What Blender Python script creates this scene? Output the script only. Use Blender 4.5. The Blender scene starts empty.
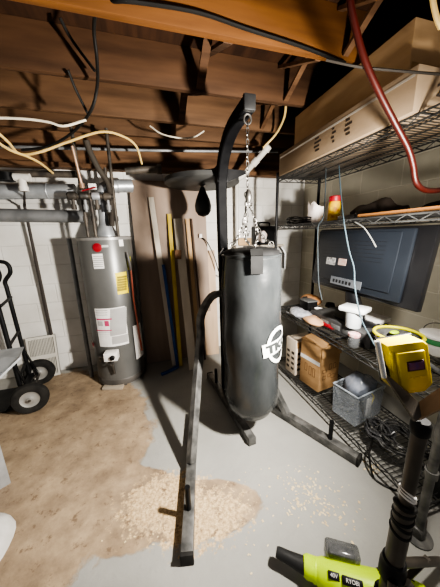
import bpy, bmesh, math, random
from mathutils import Vector, Matrix, Quaternion
random.seed(7)
PI = math.pi
COL = bpy.context.scene.collection
# ------------------------------------------------------------------ camera
FPX, PITCH, ROLL, YAW, H = 241.54, 0.23584, -0.027025, 0.2737, 1.45
cp, sp = math.cos(PITCH), math.sin(PITCH)
FW = Vector((math.sin(YAW)*cp, math.cos(YAW)*cp, -sp))
R0 = Vector((math.cos(YAW), -math.sin(YAW), 0)); U0 = R0.cross(FW)
RT = math.cos(ROLL)*R0 + math.sin(ROLL)*U0; UP = -math.sin(ROLL)*R0 + math.cos(ROLL)*U0
CAM = Vector((0, 0, H))
def ray(x, y): return RT*((x-220)/FPX) + UP*(-(y-293.5)/FPX) + FW
def at(x, y, X=None, Y=None, z=None):
    d = ray(x, y)
    t = X/d.x if X is not None else Y/d.y if Y is not None else (z-H)/d.z
    return CAM + d*t
cam = bpy.data.cameras.new('camera'); co = bpy.data.objects.new('camera', cam); COL.objects.link(co)
m = Matrix((RT, UP, -FW)).transposed().to_4x4(); m.translation = CAM; co.matrix_world = m
cam.sensor_fit = 'VERTICAL'; cam.sensor_height = 36; cam.lens = 36*FPX/587; cam.clip_start = .02
bpy.context.scene.camera = co
# ------------------------------------------------------------------ materials
MATS = {}
def mat(name, c1, c2=None, rough=.6, metal=0., scale=(6, 6, 6), bump=0., detail=4, spec=.5, trans=0., alpha=1., lo=.35, hi=.65, bscale=None, ior=1.45):
    if name in MATS: return MATS[name]
    M = bpy.data.materials.new(name); M.use_nodes = True
    nt = M.node_tree; N = nt.nodes; L = nt.links; b = N['Principled BSDF']
    b.inputs['Roughness'].default_value = rough; b.inputs['Metallic'].default_value = metal
    b.inputs['Specular IOR Level'].default_value = spec; b.inputs['IOR'].default_value = ior
    b.inputs['Transmission Weight'].default_value = trans; b.inputs['Alpha'].default_value = alpha
    tc = N.new('ShaderNodeTexCoord'); mp = N.new('ShaderNodeMapping'); L.new(tc.outputs['Object'], mp.inputs[0])
    mp.inputs['Scale'].default_value = scale
    nz = N.new('ShaderNodeTexNoise'); nz.inputs['Detail'].default_value = detail; nz.inputs['Scale'].default_value = 1
    L.new(mp.outputs[0], nz.inputs['Vector'])
    cr = N.new('ShaderNodeValToRGB'); cr.color_ramp.elements[0].position = lo; cr.color_ramp.elements[1].position = hi
    cr.color_ramp.elements[0].color = (*c1, 1); cr.color_ramp.elements[1].color = (*(c2 or tuple(v*.85 for v in c1)), 1)
    L.new(nz.outputs['Fac'], cr.inputs[0]); L.new(cr.outputs[0], b.inputs['Base Color'])
    if bump:
        bp = N.new('ShaderNodeBump'); bp.inputs['Strength'].default_value = bump; bp.inputs['Distance'].default_value = .01
        src = nz
        if bscale:
            src = N.new('ShaderNodeTexNoise'); src.inputs['Scale'].default_value = bscale; L.new(tc.outputs['Object'], src.inputs['Vector'])
        L.new(src.outputs['Fac'], bp.inputs['Height']); L.new(bp.outputs[0], b.inputs['Normal'])
    MATS[name] = M
    return M
def floor_mat():
    M = bpy.data.materials.new('painted_concrete'); M.use_nodes = True
    nt = M.node_tree; N = nt.nodes; L = nt.links; b = N['Principled BSDF']; b.inputs['Roughness'].default_value = .62
    tc = N.new('ShaderNodeTexCoord'); V = tc.outputs['Object']
    def noise(s, d=5, r=.6):
        n = N.new('ShaderNodeTexNoise'); n.inputs['Scale'].default_value = s; n.inputs['Detail'].default_value = d; n.inputs['Roughness'].default_value = r
        L.new(V, n.inputs['Vector']); return n.outputs['Fac']
    def math_(op, a, c, clamp=False):
        n = N.new('ShaderNodeMath'); n.operation = op; n.use_clamp = clamp
        for i, q in enumerate((a, c)):
            if isinstance(q, (int, float)): n.inputs[i].default_value = q
            else: L.new(q, n.inputs[i])
        return n.outputs[0]
    def ellipse(cx, cy, rx, ry, rot=0):
        mp = N.new('ShaderNodeMapping'); mp.vector_type = 'TEXTURE'; mp.inputs['Location'].default_value = (cx, cy, 0)
        mp.inputs['Rotation'].default_value = (0, 0, rot); mp.inputs['Scale'].default_value = (rx, ry, 1)
        L.new(V, mp.inputs[0]); ln = N.new('ShaderNodeVectorMath'); ln.operation = 'LENGTH'; L.new(mp.outputs[0], ln.inputs[0])
        return ln.outputs['Value']
    def ramp(x, p0, p1, c0, c1):
        r = N.new('ShaderNodeValToRGB'); r.color_ramp.elements[0].position = p0; r.color_ramp.elements[1].position = p1
        r.color_ramp.elements[0].color = c0; r.color_ramp.elements[1].color = c1; L.new(x, r.inputs[0]); return r.outputs[0]
    def mix(f, a, c):
        n = N.new('ShaderNodeMix'); n.data_type = 'RGBA'; L.new(f, n.inputs[0])
        for i, q in ((6, a), (7, c)):
            if isinstance(q, tuple): n.inputs[i].default_value = q
            else: L.new(q, n.inputs[i])
        return n.outputs[2]
    W, K = (1, 1, 1, 1), (0, 0, 0, 1)
    e = math_('MINIMUM', ellipse(-.97, 1.74, .86, 1.10, 0), ellipse(.10, 1.03, .40, .16, -.20))
    e = math_('MINIMUM', e, ellipse(-.27, 1.17, .34, .24, -.3))
    e = math_('ADD', e, math_('MULTIPLY', math_('SUBTRACT', noise(5, 8, .65), .5), .42))
    mask = ramp(e, .95, 1.0, W, K)
    grey = ramp(noise(2.2, 6), .3, .7, (.31, .305, .285, 1), (.37, .365, .34, 1))
    tan = ramp(noise(6, 8, .7), .3, .7, (.265, .20, .14, 1), (.53, .41, .28, 1))
    streak = ramp(noise(2.2, 9, .72), .38, .62, (.60, .57, .55, 1), (1, 1, 1, 1))
    mx = N.new('ShaderNodeMix'); mx.data_type = 'RGBA'; mx.blend_type = 'MULTIPLY'; mx.inputs[0].default_value = .7
    L.new(tan, mx.inputs[6]); L.new(streak, mx.inputs[7])
    c = mix(mask, grey, mx.outputs[2])
    # pale sawdust scatter with broken edges
    d = math_('MINIMUM', ellipse(.14, .97, .36, .2, -.1), ellipse(-.05, 1.12, .34, .22, 0))
    dd = math_('ADD', d, math_('MULTIPLY', math_('SUBTRACT', noise(26, 3, .7), .5), 1.6))
    c = mix(ramp(dd, .55, .75, W, K), c, ramp(noise(60, 4, .7), .38, .62, (.40, .28, .16, 1), (.70, .54, .34, 1)))
    # rough cracks / spalls
    c = mix(ramp(noise(17, 8, .75), .68, .74, K, (.35, .35, .35, 1)), c, (.55, .47, .37, 1))
    fk = math_('MULTIPLY', ramp(noise(15, 8, .72), .36, .43, (.75, .75, .75, 1), K), mask)
    c = mix(fk, c, (.17, .115, .075, 1))
    L.new(c, b.inputs['Base Color'])
    bp = N.new('ShaderNodeBump'); bp.inputs['Strength'].default_value = .35; bp.inputs['Distance'].default_value = .01
    L.new(math_('ADD', noise(22, 8), math_('MULTIPLY', mask, -.6)), bp.inputs['Height']); L.new(bp.outputs[0], b.inputs['Normal'])
    return M
def block_mat(name, axis, c1, c2, cm):
    M = bpy.data.materials.new(name); M.use_nodes = True
    nt = M.node_tree; N = nt.nodes; L = nt.links; b = N['Principled BSDF']; b.inputs['Roughness'].default_value = .7
    tc = N.new('ShaderNodeTexCoord'); s = N.new('ShaderNodeSeparateXYZ'); k = N.new('ShaderNodeCombineXYZ')
    L.new(tc.outputs['Object'], s.inputs[0]); L.new(s.outputs[axis], k.inputs[0]); L.new(s.outputs[2], k.inputs[1])
    br = N.new('ShaderNodeTexBrick'); br.inputs['Scale'].default_value = 1; br.inputs['Brick Width'].default_value = .4; br.inputs['Row Height'].default_value = .2
    br.inputs['Mortar Size'].default_value = .006; br.inputs['Mortar Smooth'].default_value = .6
    br.inputs['Color1'].default_value = (*c1, 1); br.inputs['Color2'].default_value = (*c2, 1); br.inputs['Mortar'].default_value = (*cm, 1)
    L.new(k.outputs[0], br.inputs['Vector'])
    nz = N.new('ShaderNodeTexNoise'); nz.inputs['Scale'].default_value = 2.4; nz.inputs['Detail'].default_value = 7; L.new(tc.outputs['Object'], nz.inputs['Vector'])
    r = N.new('ShaderNodeValToRGB'); r.color_ramp.elements[0].position = .3; r.color_ramp.elements[1].position = .6
    r.color_ramp.elements[0].color = (.78, .76, .73, 1); r.color_ramp.elements[1].color = (1, 1, 1, 1); L.new(nz.outputs['Fac'], r.inputs[0])
    mx = N.new('ShaderNodeMix'); mx.data_type = 'RGBA'; mx.blend_type = 'MULTIPLY'; mx.inputs[0].default_value = 1
    L.new(br.outputs['Color'], mx.inputs[6]); L.new(r.outputs[0], mx.inputs[7]); L.new(mx.outputs[2], b.inputs['Base Color'])
    bp = N.new('ShaderNodeBump'); bp.inputs['Strength'].default_value = .5; bp.inputs['Distance'].default_value = .006
    ad = N.new('ShaderNodeMath'); ad.operation = 'MULTIPLY_ADD'; ad.inputs[1].default_value = -1; L.new(br.outputs['Fac'], ad.inputs[0]); L.new(nz.outputs['Fac'], ad.inputs[2])
    L.new(ad.outputs[0], bp.inputs['Height']); L.new(bp.outputs[0], b.inputs['Normal'])
    return M
WOODJ = mat('joist_wood', (.045, .021, .010), (.125, .064, .032), .75, scale=(1.2, 22, 9), bump=.2, detail=6, lo=.3, hi=.7)
WOODJ2 = mat('lit_joist_wood', (.10, .040, .012), (.23, .098, .03), .7, scale=(1.2, 22, 9), bump=.2, detail=6, lo=.3, hi=.7)  # joist wood with the lamp's orange glow put into its colour, near joists
WOODB = mat('far_joist_wood', (.075, .040, .021), (.20, .112, .06), .75, scale=(1.2, 22, 9), bump=.2, detail=6, lo=.3, hi=.7)
SUB = mat('subfloor_wood', (.03, .013, .006), (.075, .033, .015), .8, scale=(14, 1.5, 5), detail=6)
RIM = mat('rim_wood', (.09, .045, .022), (.21, .115, .06), .75, scale=(2, 10, 14), detail=6)
BLACKM = mat('black_powder_coat', (.009, .009, .010), (.018, .018, .019), .45, scale=(9, 9, 9), spec=.28)
GREYM = mat('worn_black_steel', (.07, .07, .068), (.19, .187, .18), .45, metal=.2, scale=(14, 14, 14), detail=6)
VINYL = mat('black_vinyl', (.026, .029, .031), (.055, .059, .061), .24, scale=(6, 6, 2.5), bump=.28, bscale=10, spec=.7)
VINYLD = mat('dark_vinyl', (.012, .012, .013), (.03, .03, .03), .45, scale=(8, 8, 8))
CHROME = mat('zinc_steel', (.25, .24, .225), (.12, .115, .11), .42, metal=.9, scale=(20, 20, 20))
GALV = mat('galvanized_steel', (.38, .40, .42), (.52, .54, .56), .42, metal=.55, scale=(9, 9, 9))
PIPEG = mat('grey_pipe', (.17, .175, .18), (.27, .275, .28), .5, metal=.3, scale=(7, 7, 7))
PIPED = mat('dark_pipe', (.05, .045, .04), (.13, .11, .09), .55, metal=.3, scale=(12, 12, 12))
PVC = mat('white_pvc', (.72, .70, .66), (.6, .58, .53), .45, scale=(9, 9, 9))
WHITE = mat('white_paper', (.80, .78, .76), (.70, .68, .66), .6, scale=(14, 14, 14))
HEAT = mat('heater_enamel', (.135, .135, .13), (.17, .17, .165), .36, scale=(3, 3, 3), metal=.25)
HEATD = mat('heater_dark', (.07, .065, .06), (.12, .11, .10), .5, scale=(5, 5, 5))
YEL = mat('safety_yellow', (.86, .72, .02), (.78, .62, .02), .5, scale=(8, 8, 8))
RED = mat('signal_red', (.34, .018, .025), (.26, .012, .02), .45, scale=(8, 8, 8))
PINKR = mat('faded_red_plastic', (.55, .16, .13), (.45, .12, .10), .5, scale=(8, 8, 8))
BLUE = mat('blue_paint', (.03, .10, .30), (.02, .07, .22), .5, scale=(8, 8, 8))
CARD = mat('cardboard', (.48, .30, .15), (.40, .24, .115), .8, scale=(3, 3, 18), detail=5)
CARDP = mat('pale_cardboard', (.37, .275, .185), (.30, .22, .145), .8, scale=(3, 3, 10), detail=5)
INK = mat('printing_ink', (.06, .045, .035), None, .8)
INKG = mat('grey_ink', (.42, .41, .40), None, .8)
TIRE = mat('tyre_rubber', (.018, .017, .016), (.035, .033, .03), .8, scale=(14, 14, 14))
LIME = mat('lime_plastic', (.58, .82, .005), (.52, .74, .005), .38, scale=(6, 6, 6))
AMBER = mat('amber_yellow_plastic', (.46, .345, .003), (.40, .30, .003), .42, scale=(6, 6, 6))
POLE = mat('taupe_steel_pole', (.075, .066, .056), (.115, .10, .085), .42, metal=.35, scale=(9, 9, 9))
BRKT = mat('bracket_steel', (.085, .075, .06), (.14, .12, .10), .5, metal=.3, scale=(9, 9, 9))
TVM = mat('television_plastic', (.017, .021, .028), (.024, .029, .038), .42, scale=(3, 3, 3))
TVD = mat('television_bezel', (.012, .012, .014), (.02, .02, .022), .3, scale=(3, 3, 3))
def glassy(name, tint, a): return mat(name, tint, None, .12, alpha=a, spec=.8)
CLEAR = glassy('clear_plastic', (.75, .78, .80), .35)
SMOKE = glassy('smoked_plastic', (.12, .125, .13), .62)
# ------------------------------------------------------------------ mesh builder
OFF = {}
def catmull(P, n=6):
    P = [Vector(p) for p in P]
    if len(P) < 3: return P
    Q = [P[0]*2-P[1]] + P + [P[-1]*2-P[-2]]; out = []
    for i in range(1, len(Q)-2):
        a, b, c, d = Q[i-1:i+3]
        for k in range(n):
            t = k/n
            out.append(.5*((2*b)+(c-a)*t+(2*a-5*b+4*c-d)*t*t+(3*b-a-3*c+d)*t**3))
    return out+[P[-1]]
def frame(d, up=Vector((0, 0, 1))):
    d = d.normalized()
    if abs(d.dot(up)) > .98: up = Vector((0, 1, 0))
    x = up.cross(d).normalized(); y = d.cross(x)
    return Matrix((x, y, d)).transposed()
class MB:
    def __init__(s): s.bm = bmesh.new()
    def box(s, c, d, R=None, bev=0, seg=2):
        b = bmesh.new(); bmesh.ops.create_cube(b, size=1)
        bmesh.ops.scale(b, vec=d, verts=b.verts)
        if bev: bmesh.ops.bevel(b, geom=list(b.edges), offset=bev, segments=seg, affect='EDGES', profile=.5)
        return s.add(b, (Matrix.Translation(Vector(c)) @ (R.to_4x4() if R else Matrix.Identity(4))))
    def add(s, b, M=None):
        if M is not None: bmesh.ops.transform(b, matrix=M, verts=b.verts)
        me = bpy.data.meshes.new('t'); b.to_mesh(me); b.free(); s.bm.from_mesh(me); bpy.data.meshes.remove(me); return s
    def bar(s, a, b, w, h, up=Vector((0, 0, 1)), bev=0):   # box from a to b
        a, b = Vector(a), Vector(b)
        return s.box((a+b)/2, (w, h, (b-a).length), frame(b-a, Vector(up)), bev)
    def tube(s, P, r, n=8, sq=False, cap=True, aspect=1):
        P = [Vector(p) for p in P]; N = len(P); bm = s.bm
        rs = r if isinstance(r, (list, tuple)) else [r]*N
        T = [((P[min(i+1, N-1)]-P[max(i-1, 0)]).normalized()) for i in range(N)]
        F = frame(T[0]); x, y = F.col[0].copy(), F.col[1].copy(); rings = []
        if sq: cs = [(.8, 1), (-.8, 1), (-1, .8), (-1, -.8), (-.8, -1), (.8, -1), (1, -.8), (1, .8)]
        else: cs = [(math.cos(2*PI*k/n), math.sin(2*PI*k/n)) for k in range(n)]
        for i in range(N):
            if i:
                q = T[i-1].rotation_difference(T[i]); x = q @ x; y = q @ y
            rings.append([bm.verts.new(P[i]+(x*a*aspect+y*b)*rs[i]) for a, b in cs])
        k = len(cs)
        for i in range(N-1):
            for j in range(k): bm.faces.new((rings[i][j], rings[i][(j+1) % k], rings[i+1][(j+1) % k], rings[i+1][j]))
        if cap: bm.faces.new(rings[0][::-1]); bm.faces.new(rings[-1])
        return s
    def lathe(s, prof, c=(0, 0, 0), M=None, n=32, sx=1, sy=1, a0=0, a1=2*PI, cap=True):
        b = bmesh.new(); rings = []; full = a1-a0 > 2*PI-1e-4; k = n if full else n+1
        for r, z in prof: rings.append([b.verts.new((max(r, 1e-4)*math.cos(a0+(a1-a0)*j/n)*sx, max(r, 1e-4)*math.sin(a0+(a1-a0)*j/n)*sy, z)) for j in range(k)])
        for i in range(len(prof)-1):
            for j in range(n): b.faces.new((rings[i][j], rings[i][(j+1) % k], rings[i+1][(j+1) % k], rings[i+1][j]))
        if cap and full: b.faces.new(rings[0][::-1]); b.faces.new(rings[-1])
        return s.add(b, Matrix.Translation(Vector(c)) @ (M.to_4x4() if M else Matrix.Identity(4)))
    def prism(s, poly, t, M):            # polygon in xy, thickness t along z
        b = bmesh.new(); A = [b.verts.new((x, y, -t/2)) for x, y in poly]; B = [b.verts.new((x, y, t/2)) for x, y in poly]; n = len(poly)
        b.faces.new(A[::-1]); b.faces.new(B)
        for i in range(n): b.faces.new((A[i], A[(i+1) % n], B[(i+1) % n], B[i]))
        return s.add(b, M.to_4x4())
    def quad(s, a, b, c, d, t=0):
        P = [Vector(q) for q in (a, b, c, d)]; nrm = (P[1]-P[0]).cross(P[3]-P[0]).normalized()*t
        v = [s.bm.verts.new(q) for q in P]; s.bm.faces.new(v)
        if t:
            w = [s.bm.verts.new(q-nrm) for q in P]; s.bm.faces.new(w[::-1])
            for i in range(4): s.bm.faces.new((v[i], w[i], w[(i+1) % 4], v[(i+1) % 4]))
        return s
    def ball(s, c, r, n=12, sc=(1, 1, 1), R=None):
        b = bmesh.new(); bmesh.ops.create_uvsphere(b, u_segments=n*2, v_segments=n, radius=r); bmesh.ops.scale(b, vec=sc, verts=b.verts)
        return s.add(b, Matrix.Translation(Vector(c)) @ (R.to_4x4() if R else Matrix.Identity(4)))
    def torus(s, c, R, r, M=None, n=24, k=8, sx=1):
        b = bmesh.new(); rg = []
        for i in range(n):
            a = 2*PI*i/n
            rg.append([b.verts.new(((R+r*math.cos(2*PI*j/k))*math.cos(a)*sx, (R+r*math.cos(2*PI*j/k))*math.sin(a), r*math.sin(2*PI*j/k))) for j in range(k)])
        for i in range(n):
            for j in range(k): b.faces.new((rg[i][j], rg[(i+1) % n][j], rg[(i+1) % n][(j+1) % k], rg[i][(j+1) % k]))
        return s.add(b, Matrix.Translation(Vector(c)) @ (M.to_4x4() if M else Matrix.Identity(4)))
    def jitter(s, a, f=6):
        from mathutils import noise
        for v in s.bm.verts: v.co += noise.noise_vector(v.co*f)*a
        return s
    def build(s, name, M, parent=None, org=None, ang=40):
        me = bpy.data.meshes.new(name); bmesh.ops.recalc_face_normals(s.bm, faces=s.bm.faces)
        o = Vector(org) if org is not None else (OFF[parent] if parent else Vector((0, 0, 0)))
        bmesh.ops.translate(s.bm, verts=s.bm.verts, vec=-o); s.bm.to_mesh(me); s.bm.free()
        for p in me.polygons: p.use_smooth = True
        try: me.set_sharp_from_angle(angle=math.radians(ang))
        except Exception: pass
        ob = bpy.data.objects.new(name, me); COL.objects.link(ob); me.materials.append(M); OFF[ob] = o
        if parent: ob.parent = parent
        else: ob.location = o
        return ob
def thing(name, label, cat, loc, group=None):
    o = bpy.data.objects.new(name, None); COL.objects.link(o); o.location = loc; o.empty_display_size = .1; OFF[o] = Vector(loc)
    return tag(o, label, cat, group)
def tag(o, label, cat, group=None):
    o['label'] = label; o['category'] = cat
    if group: o['group'] = group
    return o
def struct(o): o['kind'] = 'structure'; return o
def text_mb(txt, size, M, depth=.0008, bold=0):
    cu = bpy.data.curves.new('t', 'FONT'); cu.body = txt; cu.size = size; cu.align_x = 'CENTER'; cu.align_y = 'CENTER'; cu.extrude = depth; cu.offset = bold
    ob = bpy.data.objects.new('t', cu); COL.objects.link(ob); bpy.context.view_layer.update()
    me = bpy.data.meshes.new_from_object(ob.evaluated_get(bpy.context.evaluated_depsgraph_get()))
    bpy.data.objects.remove(ob); bpy.data.curves.remove(cu)
    r = MB(); r.bm.from_mesh(me); bpy.data.meshes.remove(me); bmesh.ops.transform(r.bm, matrix=M.to_4x4(), verts=r.bm.verts); return r
def basis(o, x, y):                     # 4x4 with x, y axes
    x = Vector(x).normalized(); y = Vector(y); y = (y-x*y.dot(x)).normalized(); z = x.cross(y)
    M = Matrix((x, y, z)).transposed().to_4x4(); M.translation = Vector(o); return M
# ------------------------------------------------------------------ the setting
YB, XR, ZJ, ZT = 2.90, 1.98, 2.40, 2.645
f = MB().box((0, 1.2, -.05), (7, 5.2, .1)).build('floor', floor_mat(), org=(0, 0, 0)); struct(f)
WALLW = block_mat('painted_block_wall', 0, (.80, .79, .76), (.77, .76, .73), (.70, .69, .66))
WALLR = block_mat('bare_block_wall', 1, (.50, .47, .39), (.44, .415, .34), (.56, .53, .45))
struct(MB().box((-.7, YB+.06, 1.06), (5.6, .12, 2.12)).build('wall_back', WALLW, org=(0, YB, 0)))
struct(MB().box((XR+.06, 1.2, 1.1), (.12, 5.2, 2.2)).build('wall_right', WALLR, org=(XR, 0, 0)))
struct(MB().box((-2.7, 1.2, 1.3), (.12, 5.2, 2.6)).build('wall_left', WALLW, org=(-2.7, 0, 0)))
struct(MB().box((0, 1.2, ZT+.03), (7, 5.2, .06)).build('ceiling', SUB, org=(0, 0, ZT)))
struct(MB().box((-.3, YB+.04, 2.37), (4.7, .1, .46)).build('trim_1', RIM, org=(0, YB, 2.15)))
struct(MB().box((-.3, YB-.04, 2.135), (4.7, .12, .04)).build('trim_2', RIM, org=(0, YB, 2.12)))
struct(MB().box((XR+.04, 1.2, 2.40), (.1, 5.2, .4)).build('trim_3', RIM, org=(XR, 1, 2.2)))
JY = [.93, 1.377, 1.87, 2.36, 2.72]
for i, y in enumerate(JY):
    struct(MB().box((-.3, y+.02, (ZJ+ZT)/2), (4.7, .04, ZT-ZJ-.002), bev=.003).build('ceiling_joist', WOODJ2 if i in (0, 1) else WOODB if i > 2 else WOODJ, org=(0, y, ZJ)))
def strut(x, y0, y1, z0, z1, w=.035):
    struct(MB().bar((x, y0, z0), (x, y1, z1), w, .018).build('bridging_strut', WOODJ if x < .9 else RIM, org=(x, y0, z0)))
for x, i in ((.42, 1), (.36, 2), (.32, 3)):
    strut(x, JY[i]+.05, JY[i+1]-.01, ZT-.03, ZJ+.015, .05); strut(x+.06, JY[i]+.05, JY[i+1]-.01, ZJ+.015, ZT-.03, .05)
for x, i in ((1.02, 1), (1.06, 2), (1.1, 0)):
    strut(x, JY[i]+.05, JY[i+1]-.01, ZJ+.015, ZT-.03); strut(x+.05, JY[i]+.05, JY[i+1]-.01, ZT-.03, ZJ+.015)
# ------------------------------------------------------------------ boxing stand
Bx, By, Bz0, Bz1, BR = .612, 1.42, .185, 1.335, .195
HX = Bx-.028
PB = Vector((.578, 1.93, 0)); AX = Vector((.107, -.994, 0)).normalized(); SD = Vector((.994, .107, 0))
st = thing('boxing_stand', 'black steel boxing stand with curved overhead arm and three floor legs', 'boxing stand', PB)
P = [PB+Vector((0, 0, .06)), PB+Vector((0, 0, 1.0)), PB+Vector((-.004, 0, 1.72))]
arc = catmull([P[-1], PB+AX*.015+Vector((-.006, 0, 1.86)), PB+AX*.11+Vector((-.022, 0, 2.0)), PB+AX*.29+Vector((-.042, 0, 2.10)), PB+AX*.525+Vector((-.052, 0, 2.135))], 6)
MB().tube(P[:2]+arc, .036, sq=True).build('upright', mat('matte_black_tube', (.006, .006, .007), (.012, .012, .013), .6, scale=(9, 9, 9), spec=.12), st)
MB().box(PB+AX*.54+Vector((-.053, 0, 2.138)), (.07, .03, .08), bev=.008).build('end_cap', VINYLD, st)
MB().torus((HX, By, 2.072), .021, .0055, basis((0, 0, 0), (0, 0, 1), (1, 0, 0)).to_3x3(), sx=1.2).tube([(HX, By, 2.095), (HX, By, 2.15)], .007).build('eye_bolt', CHROME, st)
tipL, tipR = Vector((.036, .800, 0)), Vector((1.165, .965, 0))
dL = Vector((.205, .979, 0)).normalized(); dR = Vector((-.43, .90, 0)).normalized()
z3 = Vector((0, 0, .032))
legs = [(tipL, tipL+dL*.92), (tipR, tipR+dR*.80), (Vector((.487, 2.21, 0)), Vector((.575, 1.30, 0)))]
for a, b in legs:
    lg = MB().bar(a+z3, b+z3, .058, .062, bev=.005).build('leg', GREYM, st)
    d = (b-a).normalized(); q = a+d*.19
    MB().tube([q+Vector((0, 0, .06)), q+Vector((0, 0, .205))], .014, 10).build('weight_peg', BLACKM, lg)
    MB().bar(a+z3-d*.006, a+z3+d*.012, .062, .066, bev=.004).build('end_plug', TIRE, lg)
def brace(F, B):
    S = PB+Vector((0, 0, .97)); c = catmull([S, S.lerp(B, .55)+Vector((0, 0, .10)), B+Vector((0, 0, .055)), B.lerp(F, .10), B.lerp(F, .25)], 5)
    MB().tube(c+[F], .026, sq=True).build('brace_tube', GREYM, st)
FL = tipL+dL*.46+Vector((0, 0, .055)); FR = tipR+dR*.54+Vector((0, 0, .055))
brace(FL, at(201.5, 322, Y=1.80)); brace(FR, PB+(FR-PB)*.22*Vector((1, 1, 0)).length/1.414+Vector((0, 0, .80)))
DC = Vector((.50, 2.27, 1.915))
MB().lathe([(.27, .03), (.325, .022), (.33, -.012), (.315, -.022), (.05, -.024)], DC, n=48).build('speed_bag_platform', mat('grey_platform', (.04, .04, .04), (.065, .065, .063), .5, scale=(3, 3, 3), spec=.25), st)
for s in (-1, 1): MB().bar(PB+SD*s*.03+Vector((0, 0, 1.93)), DC+SD*s*.17+Vector((0, 0, .045)), .04, .03).build('platform_arm', BLACKM, st)
MB().prism([(-.03, -.05), (.17, .035), (.17, .06), (-.03, .06)], .03, basis(PB+SD*.03+Vector((0, -.01, 1.88)), SD, (0, 0, 1))).build('gusset', BLACKM, st)
MB().box(PB+Vector((0, 0, 1.90)), (.09, .09, .12), bev=.006).build('collar', BLACKM, st)
# speed bag
sb = thing('speed_bag', 'small black teardrop speed bag hanging below the round platform', 'punching bag', DC+Vector((0, 0, -.03)))
MB().lathe([(.004, -.03), (.02, -.045), (.045, -.09), (.075, -.15), (.088, -.20), (.082, -.245), (.055, -.28), (.005, -.295)], DC, n=24, sx=.85, sy=.85).build('bladder', VINYLD, sb)
MB().lathe([(.03, -.022), (.03, -.03), (.012, -.036), (.008, -.05)], DC, n=16).build('swivel', CHROME, sb)
# heavy bag
hb = thing('heavy_bag', 'black vinyl heavy punching bag with a white round emblem hanging by chains', 'punching bag', (Bx, By, Bz0))
pr = [(.02, Bz0), (.09, Bz0+.006), (.138, Bz0+.028), (.164, Bz0+.075)]
for i in range(17):
    t = i/16; pr.append((BR-.010+.010*math.sin(PI*t)+.004*math.sin(t*17), Bz0+.11+t*(Bz1-.02-Bz0-.11)))
pr += [(BR-.008, Bz1-.005), (BR-.015, Bz1)]
b = MB().lathe(pr, (Bx, By, 0), n=56); b.jitter(.006, 7); b.build('bag_body', VINYL, hb, ang=60)
MB().lathe([(BR-.012, Bz1-.02), (BR-.02, Bz1+.012), (BR-.05, Bz1+.028), (.07, Bz1+.042), (.005, Bz1+.045)], (Bx, By, 0), n=40).jitter(.008, 9).build('bag_top', VINYLD, hb, ang=60)
swv = Vector((HX+.006, By, 1.66))
for k in range(4):
    a = math.radians(-105+90*k); dirv = Vector((math.cos(a), math.sin(a), 0)); tan = Vector((-dirv.y, dirv.x, 0)); c = Vector((Bx, By, 0))
    s_ = MB(); w0, w1 = .034, .034
    pts = [(BR-.02, Bz1+.035), (BR+.004, Bz1+.0), (BR+.006, Bz1-.10)]
    for i in range(2):
        p, q = c+dirv*pts[i][0]+Vector((0, 0, pts[i][1])), c+dirv*pts[i+1][0]+Vector((0, 0, pts[i+1][1]))
        s_.quad(p-tan*w0, p+tan*w0, q+tan*w0, q-tan*w0, .006)
    stp = s_.build('strap', VINYLD if k else mat('worn_strap', (.010, .010, .010), (.022, .022, .022), .55, spec=.3), hb)
    ring = c+dirv*(BR-.075)+Vector((0, 0, Bz1+.055))
    MB().torus(ring, .016, .003, frame(tan)).build('d_ring', CHROME, stp)
    ch = MB(); n = 11; pth = [swv.lerp(ring, t/n)+Vector((0, 0, -.05*math.sin(PI*t/n)))+tan*.03*math.sin(PI*t/n) for t in range(n+1)]
    for i in range(n):
        d = pth[i+1]-pth[i]; F = frame(d); F = F @ Matrix.Rotation((i % 2)*PI/2, 3, 'Z') @ Matrix.Rotation(PI/2, 3, 'X')
        ch.torus((pth[i]+pth[i+1])/2, .009, .0026, F @ Matrix.Rotation(PI/2, 3, 'Z'), n=12, k=5, sx=1.75)
    ch.build('chain', CHROME, hb)
ch = MB(); z = 2.045; i = 0
while z > 1.70:
    F = basis((0, 0, 0), (0, 0, 1), (1, 0, 0) if i % 2 else (0, 1, 0)).to_3x3(); ch.torus((HX, By, z), .008, .0026, F, n=12, k=5, sx=1.8); z -= .028; i += 1
ch.build('top_chain', CHROME, hb)
MB().lathe([(.006, .05), (.016, .035), (.02, .01), (.016, -.015), (.006, -.03)], swv, n=16).torus(swv+Vector((0, 0, -.03)), .022, .004, basis((0, 0, 0), (0, 0, 1), (1, 0, 0)).to_3x3()).build('swivel', CHROME, hb)
ex = MB()                              # slack chain folded back on itself
for j in range(1):
    for i in range(9):
        p = swv+Vector((.012*(j-1)+.01*math.sin(i*1.7+j), .012*math.cos(i*1.3+j), .02-.028*i)); F = frame(Vector((.2*math.sin(i), .2*math.cos(i*2), 1))) @ Matrix.Rotation(PI/2*(i % 2), 3, 'Z') @ Matrix.Rotation(PI/2, 3, 'X') @ Matrix.Rotation(PI/2, 3, 'Z')
        ex.torus(p, .009, .0026, F, n=10, k=5, sx=1.7)
ex.build('slack_chain', CHROME, hb)
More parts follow.
